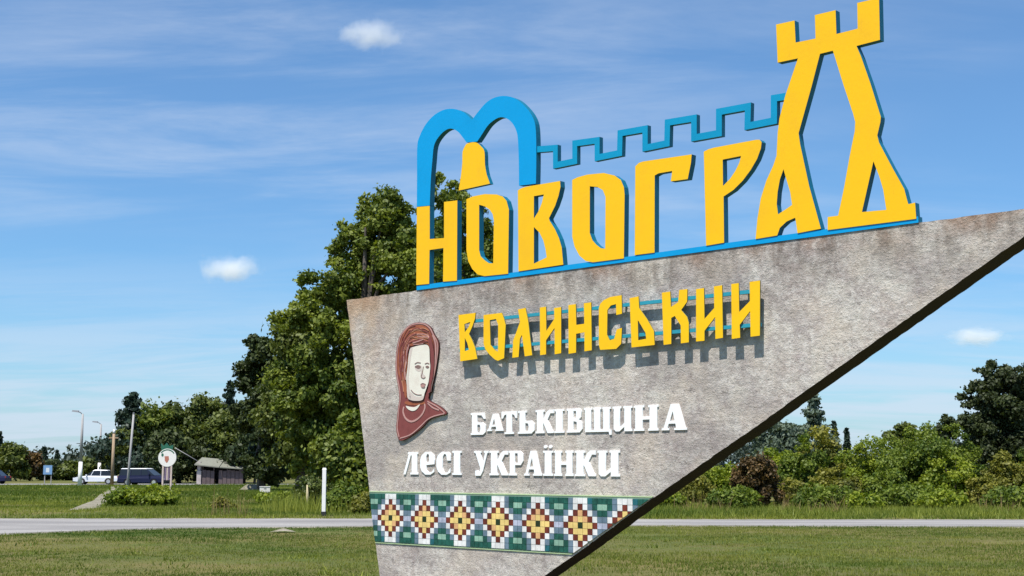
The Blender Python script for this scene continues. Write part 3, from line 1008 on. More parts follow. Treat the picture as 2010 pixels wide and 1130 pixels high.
LM = {
    'oak': leaf_mat('oak_leaves', (0.045, 0.078, 0.010), (0.210, 0.245, 0.036)),
    'dark': leaf_mat('dark_leaves', (0.018, 0.032, 0.010), (0.065, 0.085, 0.022), 0.2),
    'wood': leaf_mat('woodland_leaves', (0.030, 0.050, 0.010), (0.140, 0.165, 0.030), 0.25),
    'conifer': leaf_mat('conifer_needles', (0.014, 0.028, 0.018), (0.035, 0.060, 0.036), 0.08),
    'lime': leaf_mat('lime_leaves', (0.080, 0.130, 0.010), (0.290, 0.330, 0.028), 0.35),
    'shrub': leaf_mat('shrub_leaves', (0.040, 0.080, 0.010), (0.195, 0.240, 0.028), 0.33),
    'plum': leaf_mat('dark_green_leaves', (0.020, 0.028, 0.010), (0.060, 0.078, 0.026), 0.25),
    'silver': leaf_mat('silver_leaves', (0.060, 0.090, 0.060), (0.170, 0.210, 0.150), 0.2),
    'russet': leaf_mat('russet_leaves', (0.035, 0.026, 0.014), (0.170, 0.100, 0.030), 0.2),
    'ochre': leaf_mat('ochre_leaves', (0.070, 0.085, 0.014), (0.250, 0.235, 0.035), 0.3),
    'grass': leaf_mat('grass_blades', (0.045, 0.105, 0.008), (0.250, 0.250, 0.050), 0.35),
    'verge': leaf_mat('verge_blades', (0.065, 0.115, 0.012), (0.260, 0.280, 0.045), 0.35),
    'weed': leaf_mat('dry_weeds', (0.140, 0.105, 0.040), (0.300, 0.215, 0.095), 0.3),
    'blue': leaf_mat('hazed_leaves', (0.040, 0.060, 0.050), (0.080, 0.100, 0.075), 0.1),  # bluish leaf colour with the haze of distance mixed in
}
m = M['bark'] = mat('bark', (0.07, 0.055, 0.045), 0.95)
n = N(m)
n.color(n.mix(n.ramp(n.noise(6, 6, 0.6, sc=(1, 1, 0.2)), 0.35, 0.65), (0.05, 0.04, 0.033), (0.13, 0.105, 0.085)))
n.bump(n.noise(10, 5, 0.6, sc=(1, 1, 0.25)), 0.04, 1.0)


def leaves(rng, C, Rr, n_, size, flat=0.75, tone_c=None, up=0.15):
    """leaf rhombs on clump shells; C (k,3) centres, Rr (k) radii"""
    w = Rr ** 2
    ci = rng.choice(len(C), n_, p=w / w.sum())
    d = rng.normal(size=(n_, 3))
    d /= np.linalg.norm(d, axis=1)[:, None]
    rad = Rr[ci] * (0.30 + 0.80 * rng.random(n_) ** 0.7 + 0.35 * (rng.random(n_) > 0.93))
    sq = 0.65 + 0.75 * rng.random((len(C), 3))
    sq[:, 2] *= flat
    # each clump gets a few twig directions its leaves gather round
    tw = rng.normal(size=(len(C), 7, 3))
    tw /= np.linalg.norm(tw, axis=2)[:, :, None]
    tk = tw[ci, rng.integers(0, 7, n_)]
    d = d * 0.55 + tk * 0.75
    d /= np.linalg.norm(d, axis=1)[:, None]
    P = C[ci] + d * rad[:, None] * sq[ci]
    nrm = d * 0.8 + rng.normal(size=(n_, 3)) * 0.6 + np.array([0, 0, up])
    nrm /= np.linalg.norm(nrm, axis=1)[:, None]
    t = np.cross(nrm, rng.normal(size=(n_, 3)))
    t /= np.linalg.norm(t, axis=1)[:, None]
    b = np.cross(nrm, t)
    s = size * (0.6 + 0.8 * rng.random(n_))
    a_ = t * s[:, None] * 0.55
    b_ = b * s[:, None] * 0.34
    V = np.stack([P - a_, P + b_ - a_ * 0.1, P + a_, P - b_ - a_ * 0.1], 1).reshape(-1, 3)
    Fq = np.arange(n_ * 4).reshape(-1, 4)
    if tone_c is None:
        tone_c = rng.random(len(C))
    tone = np.clip(0.55 * tone_c[ci] + 0.45 * rng.random(n_), 0, 1)
    V[:, 2] = np.maximum(V[:, 2], 0.01)
    return V, Fq, tone


def shell_points(rng, k, rx, ry, rz, cz, lowcut=-0.75, inner=0.35):
    """clump centres through an irregular ellipsoid, most near its hull"""
    pts = []
    while len(pts) < k:
        d = rng.normal(size=3)
        d /= np.linalg.norm(d)
        if d[2] < lowcut:
            continue
        r_ = 1.0 if rng.random() > inner else 0.35 + 0.5 * rng.random()
        r_ *= 0.80 + 0.26 * rng.random()
        pts.append([d[0] * rx * r_, d[1] * ry * r_, cz + d[2] * rz * r_])
    return np.array(pts)


def add_tree(name, label, cat, x_px, D, top_px, w_px, base_frac, lm, nleaf, size, seed, group=None, clumps=46, cr=0.24, trunk_r=None, lobes=None, skew=0.0):
    """crown spans w_px wide (photo pixels) and up to row top_px; base_frac: share of the height free of crown"""
    rng = np.random.default_rng(seed)
    H = hgt(top_px, D)
    W = w_px / F * D
    t = thing(name, at(x_px, D), rng.uniform(0, 6.28) * 0, label, cat, group)
    z0 = H * base_frac
    rz = (H - z0) / 2
    cz = z0 + rz
    cl = W * cr
    if lobes:
        Cs, Rs = [], []
        for lx, lz, lr, share in lobes:      # lobe centre (fractions of half width / height), radius fraction of W
            k = max(5, int(clumps * share))
            pp_ = shell_points(rng, k, lr * W, lr * W * 0.9, lr * W * 0.85, 0, -0.9, 0.3)
            pp_[:, 0] += lx * W / 2
            pp_[:, 1] += rng.uniform(-0.15, 0.15) * W
            pp_[:, 2] += lz * H
            Cs.append(pp_)
            Rs.append(lr * W * (0.22 + 0.26 * rng.random(k)))
        C, Rr = np.concatenate(Cs), np.concatenate(Rs)
    else:
        C = shell_points(rng, clumps, W / 2 - cl * 0.55, (W / 2 - cl * 0.55) * 0.9, max(0.2, rz - cl * 0.5), cz)
        C[:, 0] += skew * (C[:, 2] - cz)
        Rr = cl * (0.5 + 0.75 * rng.random(len(C)))
    if cat == 'shrub':      # shrubs are clothed down to the ground
        C[:, 2] *= 0.25 + 0.75 * np.clip(C[:, 2] / H, 0, 1)
    C[:, 2] = np.maximum(C[:, 2], Rr * 0.5)
    tonec = np.clip(rng.random(len(C)) * 0.8 + 0.2 * (C[:, 2] > cz), 0, 1)
    V, Fq, tone = leaves(rng, C, Rr, nleaf, size, tone_c=tonec)
    np_mesh('crown' if cat == 'tree' else 'foliage', V, Fq, LM[lm], t, tone)
    # trunk and limbs
    r0 = trunk_r or max(0.04, H * 0.022)
    TV, TF = [], []
    if cat == 'tree':
        tp = [(0, 0, -0.1), (rng.normal() * 0.05 * H * 0.3, 0, H * 0.25), (rng.normal() * 0.1, 0.1, H * 0.5), (rng.normal() * 0.2, 0, H * 0.86)]
        v_, f_ = tube_data(tp, [r0 * 1.3, r0, r0 * 0.7, r0 * 0.15], 8, 0)
        TV += v_
        TF += f_
        start = lambda: tp[1 + int(rng.integers(0, 2))]
    else:
        start = lambda: (rng.normal() * 0.15, rng.normal() * 0.15, -0.05)
    for k in rng.choice(len(C), min(len(C), 14), replace=False):
        s_ = Vector(start())
        e_ = Vector([float(q_) for q_ in C[k]])
        m1 = s_.lerp(e_, 0.5) + Vector((0, 0, 0.06 * H))
        v_, f_ = tube_data([s_, m1, e_], [r0 * 0.45, r0 * 0.28, r0 * 0.08], 5, len(TV))
        TV += v_
        TF += f_
    mesh_obj('trunk' if cat == 'tree' else 'stems', TV, TF, M['bark'], t)
    return t


def add_conifer(name, label, x_px, D, top_px, w_px, seed, lm='conifer', n_=5000, size=0.4, group=None, base=0.1, irregular=0.0):
    rng = np.random.default_rng(seed)
    H = hgt(top_px, D)
    W = w_px / F * D / 2
    t = thing(name, at(x_px, D), 0, label, 'tree', group)
    C, Rr = [], []
    lev = 24
    for i in range(lev):
        f_ = i / (lev - 1)
        z_ = H * (base + (1 - base) * f_)
        r_ = W * (1 - f_) ** 0.8 * (1 + irregular * rng.normal() * 0.4) + 0.05 * W
        for a in range(6):
            an = rng.uniform(0, 6.28)
            C.append((r_ * 0.65 * math.cos(an), r_ * 0.65 * math.sin(an), z_ - r_ * 0.12 - 0.02 * H))
            Rr.append(max(0.16 * W, r_ * 0.42))
    C, Rr = np.array(C), np.array(Rr)
    V, Fq, tone = leaves(rng, C, Rr, n_, size, flat=0.5)
    np_mesh('crown', V, Fq, LM[lm], t, tone)
    tube('trunk', [(0, 0, -0.1), (0, 0, H * 0.5), (0, 0, H * 0.95)], [H * 0.02, H * 0.014, 0.03], M['bark'], t, 7)
    return t


# big tree group behind the slab
add_tree('oak_tree', 'tallest broad green tree directly behind left end of the slab', 'tree', 712, 72, 362, 300, 0.0, 'oak', 125000, 0.21, 21, None, 300, trunk_r=0.38,
         lobes=[(.19, .915, .17, .06), (.60, .86, .19, .06), (-.21, .82, .15, .05), (.25, .78, .24, .08), (-.60, .665, .16, .05), (-.12, .68, .22, .08), (.55, .68, .22, .06), (-.76, .54, .17, .06),
                (-.28, .53, .24, .08), (.35, .53, .25, .07), (-.78, .41, .19, .06), (-.85, .29, .2, .06), (-.35, .36, .25, .08), (.25, .33, .26, .07), (-.72, .16, .2, .06), (-.22, .17, .24, .07), (.4, .14, .24, .06)])
add_tree('oak_tree', 'green tree seen through the arches and first letters of the upper sign', 'tree', 905, 86, 334, 250, 0.04, 'oak', 62000, 0.25, 22, None, 150, trunk_r=0.4,
         lobes=[(-0.28, 0.94, 0.17, .10), (-0.55, 0.91, 0.12, .06), (-0.05, 0.85, 0.22, .14), (-0.5, 0.76, 0.2, .10), (0.35, 0.76, 0.2, .12), (0.0, 0.66, 0.3, .2), (0.6, 0.62, 0.2, .12), (-0.5, 0.5, 0.25, .12), (0.3, 0.45, 0.32, .2), (-0.2, 0.25, 0.32, .2)])
add_tree('round_tree', 'dark dense rounded tree left of the tallest tree', 'tree', 514, 98, 645, 128, 0.0, 'dark', 52000, 0.27, 23, None, 120,
         lobes=[(0.1, 0.86, 0.30, .2), (-0.35, 0.70, 0.28, .2), (0.45, 0.66, 0.28, .15), (-0.2, 0.45, 0.32, .2), (0.4, 0.4, 0.36, .2), (0.25, 0.18, 0.34, .25), (0.6, 0.15, 0.36, .2), (0.0, 0.6, 0.3, .2)])
add_tree('round_tree', 'lower dark tree squeezed between the rounded dark tree and the slab', 'tree', 590, 84, 610, 140, 0.0, 'wood', 48000, 0.25, 24, None, 150, 0.22)
add_tree('round_tree', 'lower leafy tree right beside the slab left edge', 'tree', 688, 66, 800, 130, 0.03, 'oak', 16000, 0.24, 25, None, 46, 0.22)

# woodland to the left
wood = [(455, 128, 800, 96, 'wood', 'woodland tree with olive crown beside the dark rounded tree'),
        (405, 134, 768, 96, 'wood', 'woodland tree directly above the ruined hut'),
        (352, 132, 786, 104, 'wood', 'woodland tree behind the round white sign, right side'),
        (300, 130, 796, 92, 'oak', 'bright green woodland tree standing just above the dark blue van'),
        (246, 128, 838, 66, 'wood', 'small leftmost woodland tree beneath the ragged pine'),
        (330, 126, 850, 100, 'dark', 'shaded low tree behind the round white sign'),
        (430, 130, 850, 120, 'dark', 'shaded low tree behind the hut roof'),
        (500, 122, 850, 110, 'dark', 'shaded low tree right of the ruined hut'),
        (262, 134, 868, 90, 'dark', 'shaded low tree behind the dark van')]
for k, (x_, D_, tp_, w_, lm_, lb_) in enumerate(wood):
    add_tree('woodland_tree', lb_, 'tree', x_, D_ + 16, tp_, w_, 0.02, lm_, 11000, 0.40, 40 + k, 'trees of the small wood at left', 34, 0.24)
add_conifer('pine_tree', 'ragged dark pine rising at left end of the wood', 255, 146, 770, 110, 61, 'conifer', 12000, 0.42, irregular=1.3, base=0.25)
add_conifer('spruce_tree', 'dark spruce top poking above the wood beside the rounded dark tree', 447, 150, 748, 66, 62, 'conifer', 7000, 0.42, irregular=0.9, base=0.35)
add_conifer('spruce_tree', 'left of two small dark spruces behind the blue road sign', 86, 190, 878, 26, 63, 'conifer', 2200, 0.5, 'small spruces behind the blue sign')
add_conifer('spruce_tree', 'right of two small dark spruces behind the blue road sign', 111, 190, 884, 22, 64, 'conifer', 2200, 0.5, 'small spruces behind the blue sign')
add_conifer('spruce_tree', 'dark spruce cut off by the left frame edge', -4, 175, 848, 34, 65, 'conifer', 2600, 0.5)
far_l = [(-30, 172, 868, 80, 'wood', 'far roadside tree cut off at left frame edge'), (22, 165, 871, 70, 'wood', 'broad olive far tree near the left frame edge'), (60, 168, 882, 56, 'russet', 'brownish far tree left of the blue road sign'),
         (100, 176, 902, 60, 'dark', 'low dark far tree behind the blue road sign'), (142, 175, 900, 56, 'wood', 'low far tree behind the tall lamp post'),
         (186, 165, 886, 52, 'wood', 'far tree behind the white car'), (212, 158, 872, 40, 'wood', 'far tree between white car and the wood')]
for k, (x_, D_, tp_, w_, lm_, lb_) in enumerate(far_l):
    add_tree('roadside_tree', lb_, 'tree', x_, D_, tp_, w_, 0.0, lm_, 5500, 0.46, 80 + k, 'far trees along the main road', 24, 0.26)

# far treeline, one mass
rng = np.random.default_rng(5)
k = 420
C = np.stack([rng.uniform(-330, 260, k), rng.uniform(420, 470, k), rng.uniform(1, 8.5, k)], 1)
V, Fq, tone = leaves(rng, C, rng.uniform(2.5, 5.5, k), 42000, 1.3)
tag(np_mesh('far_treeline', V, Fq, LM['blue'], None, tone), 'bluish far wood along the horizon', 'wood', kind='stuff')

# shrubs beyond the road, left
add_tree('roadside_shrub', 'bright lime shrub in front of the vans and the round sign', 'shrub', 278, 60, 955, 140, 0.0, 'lime', 9000, 0.13, 101, None, 40, 0.16)
add_tree('roadside_shrub', 'low lime shrub in the meadow left of the white post', 'shrub', 540, 62, 968, 76, 0.0, 'lime', 5000, 0.12, 102, None, 26, 0.2)
add_tree('roadside_shrub', 'green shrub at foot of trees right of the white post', 'shrub', 672, 52, 936, 80, 0.0, 'shrub', 6000, 0.13, 103, None, 26, 0.22)
add_tree('roadside_shrub', 'dull green shrub behind the white post', 'shrub', 612, 60, 932, 80, 0.0, 'wood', 6000, 0.14, 104, None, 26, 0.22)
add_tree('roadside_shrub', 'low shrub touching the slab left edge', 'shrub', 716, 50, 948, 60, 0.0, 'ochre', 4500, 0.12, 105, None, 22, 0.22)
add_tree('roadside_shrub', 'sparse grey green shrub in the meadow below the hut', 'shrub', 440, 56, 975, 44, 0.0, 'ochre', 900, 0.10, 106, None, 16, 0.2)

# shrubs on the right
rs = [(1345, 62, 925, 120, 'ochre', 6500, 'yellowish shrub just under the dark sloping edge'),
      (1412, 64, 905, 110, 'lime', 8000, 'lime shrub left of the russet bush'),
      (1486, 56, 884, 88, 'russet', 9000, 'russet brown bush among the green shrubs'),
      (1528, 66, 858, 90, 'lime', 8000, 'light green shrub right behind the russet bush'),
      (1584, 64, 838, 96, 'shrub', 9000, 'dark green rounded shrub left of centre in the thicket'),
      (1640, 60, 900, 90, 'ochre', 7000, 'yellow olive shrub low in front of the thicket'),
      (1700, 66, 842, 120, 'lime', 10000, 'yellow green shrub in middle of the thicket'),
      (1740, 60, 905, 90, 'shrub', 7000, 'low green shrub in front of the middle thicket'),
      (1800, 62, 812, 150, 'shrub', 14000, 'largest green shrub of the thicket, with dark hollow'),
      (1862, 60, 880, 90, 'lime', 8000, 'bright shrub right of the largest green one'),
      (1880, 68, 826, 90, 'shrub', 9000, 'upright green shrub leaning against the dark tree'),
      (1975, 60, 872, 90, 'ochre', 6500, 'olive undergrowth below the dark tree'),
      (2030, 62, 868, 120, 'shrub', 7000, 'green shrub cut off by the right frame edge'),
      (1925, 58, 925, 70, 'ochre', 4500, 'low yellowish shrub at foot of the dark tree'),
      (1560, 57, 925, 70, 'ochre', 4500, 'low dry shrub right of the russet bush')]
rs += [(1300, 56, 955, 80, 'lime', 4500, 'small lime shrub at the slab edge beside the road'),
       (1440, 54, 950, 100, 'shrub', 5000, 'low green mound left of the russet bush'),
       (1620, 54, 948, 110, 'shrub', 5000, 'low green mound below the yellow olive shrub'),
       (1770, 56, 945, 120, 'shrub', 5000, 'low rough mound below the largest green shrub'),
       (1840, 54, 955, 90, 'lime', 4000, 'low lime mound in front of the bright shrub'),
       (1690, 53, 962, 70, 'lime', 3000, 'smallest lime mound near the road'),
       (1990, 54, 950, 120, 'shrub', 5000, 'low green mound at the right frame edge')]
for k, (x_, D_, tp_, w_, lm_, n_, lb_) in enumerate(rs):
    add_tree('thicket_shrub', lb_, 'shrub', x_, D_ + 1, tp_, w_ * 1.12, 0.0, lm_, int(n_ * 1.7), 0.125, 120 + k, 'shrubs of the thicket on the right', 46, 0.17)
add_tree('dark_tree', 'tall dark leaved tree at the right frame edge', 'tree', 1976, 72, 714, 195, 0.0, 'plum', 70000, 0.17, 140, None, 170,
         lobes=[(-0.1, 0.90, 0.17, .14), (0.35, 0.88, 0.16, .12), (-0.5, 0.76, 0.17, .14), (0.1, 0.70, 0.28, .2), (0.7, 0.7, 0.2, .12), (-0.62, 0.55, 0.16, .12), (-0.1, 0.45, 0.32, .2), (-0.3, 0.2, 0.28, .15), (0.5, 0.3, 0.3, .2)])
add_tree('dark_tree', 'dark leaved tree outside the right frame edge', 'tree', 2080, 76, 760, 160, 0.08, 'plum', 9000, 0.3, 141, None, 40, 0.22)
add_tree('willow_tree', 'silvery willow touching the dark sloping edge', 'tree', 1535, 78, 808, 120, 0.02, 'silver', 12000, 0.22, 142, None, 44, 0.2)
add_conifer('cypress_tree', 'grey green pointed tree beside the slab sloping edge', 1602, 84, 772, 96, 143, 'silver', 14000, 0.24, irregular=0.8)
add_conifer('spruce_tree', 'left small spruce top above the ochre thicket', 1640, 150, 826, 36, 144, 'conifer', 4200, 0.4)
add_conifer('spruce_tree', 'right small spruce top above the ochre thicket', 1664, 152, 840, 28, 145, 'conifer', 4000, 0.4)
add_tree('thicket_shrub', 'ochre tinged taller shrub behind the thicket below the spruce tops', 'shrub', 1628, 74, 832, 120, 0.0, 'ochre', 9000, 0.2, 146, 'shrubs of the thicket on the right', 34, 0.2)
add_tree('thicket_tree', 'small green tree rising behind the middle thicket', 'tree', 1775, 92, 808, 66, 0.05, 'wood', 6000, 0.26, 147, None, 26, 0.24)
add_tree('thicket_tree', 'small dark tree just left of the tall dark tree', 'tree', 1858, 90, 806, 60, 0.05, 'plum', 6000, 0.26, 148, None, 26, 0.24)

# ------------------------------------------------------------------ grass
def road_ok(X, Y):
    """mask: True where not on a road"""
    xpix = 1005 + X / Y * (F * math.cos(PITCH) + 352 * math.sin(PITCH))
    # row of the ground point
    rz = -EYE / Y
    ypix = 565 - (rz * F * math.cos(PITCH) - F * math.sin(PITCH)) / (math.cos(PITCH) + rz * math.sin(PITCH))
    fe = np.interp(xpix, [p[0] for p in far_edge], [p[1] for p in far_edge]) - 0.6
    ne = np.interp(xpix, [p[0] for p in near_edge], [p[1] for p in near_edge]) + 1.2
    return ~((ypix > fe) & (ypix < ne)), xpix, ypix


def off_path(xp, yp):
    px_ = np.interp(yp, [p[1] for p in pp], [p[0] for p in pp])
    pw_ = np.interp(yp, [p[1] for p in pp], [w_ * 0.85 for w_ in wd], left=0, right=0)
    return np.abs(xp - px_) > pw_


def blobs(rng, X, Y, k, x0, x1, y0, y1, r0, r1):
    f_ = np.zeros(len(X))
    for _ in range(k):
        cx, cy, r_ = rng.uniform(x0, x1), rng.uniform(y0, y1), rng.uniform(r0, r1)
        f_ = np.maximum(f_, np.exp(-(((X - cx) / (r_ * 1.8)) ** 2 + ((Y - cy) / r_) ** 2)))
    return f_


def grass(name, label, n_, d0, d1, h0, h1, w, lm, seed, xl=-0.47, xr=0.47, cond=None, lean=0.5, power=1.0, tone_shift=0.0):
    rng = np.random.default_rng(seed)
    Y = d0 + (d1 - d0) * rng.random(n_) ** power
    X = Y * rng.uniform(xl, xr, n_)
    # cluster the blades into tufts
    nc = max(1, n_ // 14)
    pick = rng.integers(0, nc, n_)
    spread = 0.02 + 0.0035 * Y[pick]
    X, Y = X[pick] + rng.normal(size=n_) * spread, Y[pick] + rng.normal(size=n_) * spread
    ok, xp, yp = road_ok(X, Y)
    if cond is not None:
        ok &= cond(X, Y, xp, yp)
    X, Y = X[ok], Y[ok]
    n_ = len(X)
    bare = blobs(rng, X, Y, 26, d1 * xl, d1 * xr, d0, d1, 0.5, 1.8)
    keep = rng.random(n_) > bare * 0.92
    X, Y, bare = X[keep], Y[keep], bare[keep]
    n_ = len(X)
    big_ = blobs(rng, X, Y, 30, d1 * xl, d1 * xr, d0, d1, 1.0, 4.0)
    H = (h0 + (h1 - h0) * rng.random(n_) ** 2) * (0.75 + 0.5 * big_)
    an = rng.uniform(0, 2 * math.pi, n_)
    ww = w * (0.6 + 0.8 * rng.random(n_))
    base = np.stack([X, Y, np.zeros(n_)], 1)
    side = np.stack([np.cos(an), np.sin(an), np.zeros(n_)], 1) * ww[:, None] / 2
    ln = rng.normal(size=(n_, 3)) * (H * lean * 0.5)[:, None]
    ln[:, 2] = H
    V = np.stack([base - side, base + side, base + ln], 1).reshape(-1, 3)
    Fq = np.arange(n_ * 3).reshape(-1, 3)
    tone = np.clip(0.34 * rng.random(n_) + 0.62 * blobs(rng, X, Y, 40, d1 * xl, d1 * xr, d0, d1, 0.8, 3.5) + 0.2 * bare + tone_shift, 0, 1)
    return tag(np_mesh(name, V, Fq, LM[lm], None, tone), label, 'grass', kind='stuff')


grass('lawn_grass', 'short mown green and olive grass in the foreground', 330000, 13.5, 42, 0.02, 0.065, 0.014, 'grass', 201, cond=lambda X, Y, xp, yp: yp > 1030, power=0.9)
grass('weed_tufts', 'coarser green weed tufts scattered over the mown foreground', 16000, 15, 40, 0.05, 0.13, 0.022, 'verge', 211, lean=1.0, cond=lambda X, Y, xp, yp: (yp > 1046) & (np.sin(X * 1.9) * np.cos(Y * 1.3 + X) > 0.25))
grass('meadow_grass', 'meadow grass beyond the near road', 150000, 41, 64, 0.05, 0.17, 0.026, 'verge', 202, cond=lambda X, Y, xp, yp: (yp < 1020) & off_path(xp, yp), power=0.8, tone_shift=0.05)
grass('far_meadow_grass', 'grass of the far meadow on the left', 90000, 62, 129, 0.06, 0.22, 0.06, 'verge', 203, xl=-0.47, xr=-0.08, cond=lambda X, Y, xp, yp: off_path(xp, yp), power=0.8, tone_shift=0.1)
grass('verge_grass', 'tall grass and weeds in front of the thicket', 36000, 45, 61, 0.05, 0.30, 0.03, 'verge', 204, xl=0.10, xr=0.47, lean=0.7, tone_shift=-0.1)
grass('verge_grass', 'tall rank grass at foot of the trees by the slab', 9000, 49, 58, 0.2, 0.75, 0.03, 'verge', 205, xl=-0.18, xr=-0.08, lean=0.35)
grass('dry_weeds', 'reddish dry weeds between thicket and road', 5000, 50, 57, 0.15, 0.7, 0.026, 'weed', 206, xl=0.12, xr=0.45, lean=0.6,
      cond=lambda X, Y, xp, yp: (np.abs(xp - 1590) < 70) | (np.abs(xp - 1960) < 40) | (np.abs(xp - 1370) < 60))
grass('dry_weeds', 'thin dry stalks in the meadow below the hut', 260, 47, 54, 0.4, 1.1, 0.025, 'weed', 207, xl=-0.245, xr=-0.20, lean=0.2)

# ------------------------------------------------------------------ street furniture
M['pole'] = worn_paint('grey_pole', (0.34, 0.33, 0.33), (0.24, 0.23, 0.22), 0.7, 2)
M['polewhite'] = worn_paint('whitewash', (0.82, 0.80, 0.78), (0.66, 0.62, 0.58), 0.7, 3)
M['polewood'] = worn_paint('tan_pole', (0.36, 0.26, 0.17), (0.27, 0.20, 0.13), 0.8, 2)
M['black'] = mat('black_paint', (0.02, 0.02, 0.022), 0.6)
M['lampgrey'] = mat('lamp_head_grey', (0.18, 0.19, 0.21), 0.5)
M['lens'] = mat('lamp_lens', (0.6, 0.62, 0.6), 0.2)


def lamp(x_px, D, top_px, label, arm=-1, pole='pole', white_base=True):
    H = hgt(top_px, D)
    t = thing('street_lamp', at(x_px, D), 0, label, 'street lamp', 'street lamps along the main road')
    if white_base:
        tube('base', [(0, 0, -0.1), (0, 0, 2.2)], [0.19, 0.17], M['polewhite'], t)
        tube('pole', [(0, 0, 2.2), (0, 0, H)], [0.15, 0.09], M[pole], t)
    else:
        tube('pole', [(0, 0, -0.1), (0, 0, H)], [0.16, 0.10], M[pole], t)
    tube('arm', [(0, 0, H - 0.1), (arm * 0.2, 0, H + 0.12), (arm * 0.4, 0, H + 0.2)], [0.05, 0.045, 0.04], M['lampgrey'], t, 6)
    V = [(arm * 0.35, -0.13, H + 0.12), (arm * 1.0, -0.1, H + 0.20), (arm * 1.0, 0.1, H + 0.20), (arm * 0.35, 0.13, H + 0.12),
         (arm * 0.38, -0.08, H + 0.30), (arm * 0.95, -0.06, H + 0.34), (arm * 0.95, 0.06, H + 0.34), (arm * 0.38, 0.08, H + 0.30)]
    Fc = [(0, 3, 2, 1), (4, 5, 6, 7), (0, 1, 5, 4), (1, 2, 6, 5), (2, 3, 7, 6), (3, 0, 4, 7)]
    hd = mesh_obj('lamp_head', V, Fc, M['lampgrey'], t)
    return t


lamp(158, 122, 812, 'tallest grey street lamp with white base left of the white car')
lamp(195, 150, 832, 'slimmer street lamp standing behind the white car')
t = thing('utility_pole', at(221, 128), 0, 'tan wooden pole right of the white car, without lamp', 'pole')
H = hgt(850, 128)
tube('pole', [(0, 0, -0.1), (0, 0, H)], [0.17, 0.12], M['polewood'], t)
tube('insulator', [(0, 0, H), (0, 0, H + 0.35)], [0.14, 0.08], M['polewhite'], t)
box('crossarm', -0.45, 0.45, -0.05, 0.05, H - 0.5, H - 0.38, M['polewood'], t)
t = thing('thin_pole', at(249, 61), 0, 'thin leaning grey pole rising out of the lime shrub', 'pole')
H = hgt(812, 61)
tube('pole', [(0, 0, -0.1), (0.12, 0, H * 0.5), (0.22, 0, H)], [0.06, 0.055, 0.045], M['pole'], t)
tube('cap', [(0.22, 0, H), (0.222, 0, H + 0.05)], [0.055, 0.04], M['lampgrey'], t)

# white marker post
D = 47.2
t = thing('marker_post', at(637, D), 0, 'lone white marker post with dark foot at the road edge', 'post')
H = hgt(918, D)
V, Fc = box_data(-0.064, 0.064, -0.06, 0.06, 0.16, H - 0.06)
mesh_obj('post', V, Fc, M['polewhite'], t)
V = [(-0.075, -0.06, H - 0.06), (0.075, -0.06, H - 0.06), (0.075, 0.06, H - 0.06), (-0.075, 0.06, H - 0.06), (-0.05, -0.04, H), (0.05, -0.04, H), (0.05, 0.04, H), (-0.05, 0.04, H)]
mesh_obj('cap', V, [(4, 5, 6, 7), (0, 1, 5, 4), (1, 2, 6, 5), (2, 3, 7, 6), (3, 0, 4, 7)], M['polewhite'], t)
box('foot', -0.08, 0.08, -0.065, 0.065, -0.05, 0.16, M['black'], t)
# straw coloured stake
t = tube('stake', [(0, 0, 0), (0.03, 0, 0.35), (0.01, 0, 0.75)], [0.035, 0.05, 0.02], mat('straw', (0.50, 0.42, 0.25), 0.9), None, 6)
t.location = at(603, 56) + Vector((0, 0, 0.2))
t.location.z = 0.3
t.location.z = 0.0
t.scale = (1.3, 1.3, 1.3)
tag(t, 'short straw coloured stake left of the white marker post', 'stake')

# round sign
D = 100
t = thing('round_sign', at(328, D), 0, 'round white sign with green crown on striped posts beside the dark van', 'sign')
cz = hgt(898, D)
rr = 17.5 / F * D
ang = [i * 2 * math.pi / 36 for i in range(36)]
disc = plate('disc', [(rr * math.cos(a), cz + rr * math.sin(a)) for a in ang], (), -0.06, 0.06, M['polewhite'], M['polewhite'], t)
M['sgreen'] = mat('sign_green', (0.02, 0.13, 0.08), 0.5)
M['sred'] = mat('sign_red', (0.45, 0.17, 0.12), 0.5)
M['spink'] = worn_paint('faded_pink', (0.62, 0.50, 0.46), (0.5, 0.4, 0.38), 0.7, 4)
M['spurple'] = worn_paint('faded_purple', (0.22, 0.16, 0.24), (0.16, 0.12, 0.2), 0.7, 4)
plate('crown_piece', [(-0.45, cz + 0.55), (-0.52, cz + 1.05), (-0.3, cz + 0.85), (-0.1, cz + 1.1), (0.1, cz + 0.85), (0.42, cz + 0.95), (0.38, cz + 0.62), (0.2, cz + 0.60), (0, cz + 0.64), (-0.2, cz + 0.60)], (), -0.05, -0.01 + 0.07, M['sgreen'], M['sgreen'], t)
plate('emblem', [((rr - 0.05) * math.cos(a), cz + (rr - 0.05) * math.sin(a)) for a in np.linspace(0.55, 2.5, 12)] + [((rr - 0.13) * math.cos(a), cz + (rr - 0.13) * math.sin(a)) for a in np.linspace(2.5, 0.55, 12)], (), -0.066, -0.061, M['sgreen'], M['sgreen'], disc)
for sx in (-1.2,):
    plate('emblem', [(sx * 0.30 + 0.09 * math.cos(a), cz + 0.20 + 0.13 * math.sin(a)) for a in ang[::4]], (), -0.066, -0.061, M['sgreen'], M['sgreen'], disc)
plate('emblem', [(-0.20, cz + 0.10), (0.10, cz + 0.12), (0.14, cz - 0.12), (0.04, cz - 0.34), (-0.06, cz - 0.38), (-0.18, cz - 0.2)], (), -0.066, -0.061, M['sred'], M['sred'], disc)
for sx, mm, w_ in ((-0.30, 'spink', 0.06), (0.32, 'spink', 0.06)):
    box('post', sx - w_, sx + w_, -0.05, 0.05, -0.1, cz - 0.5, M[mm], t)
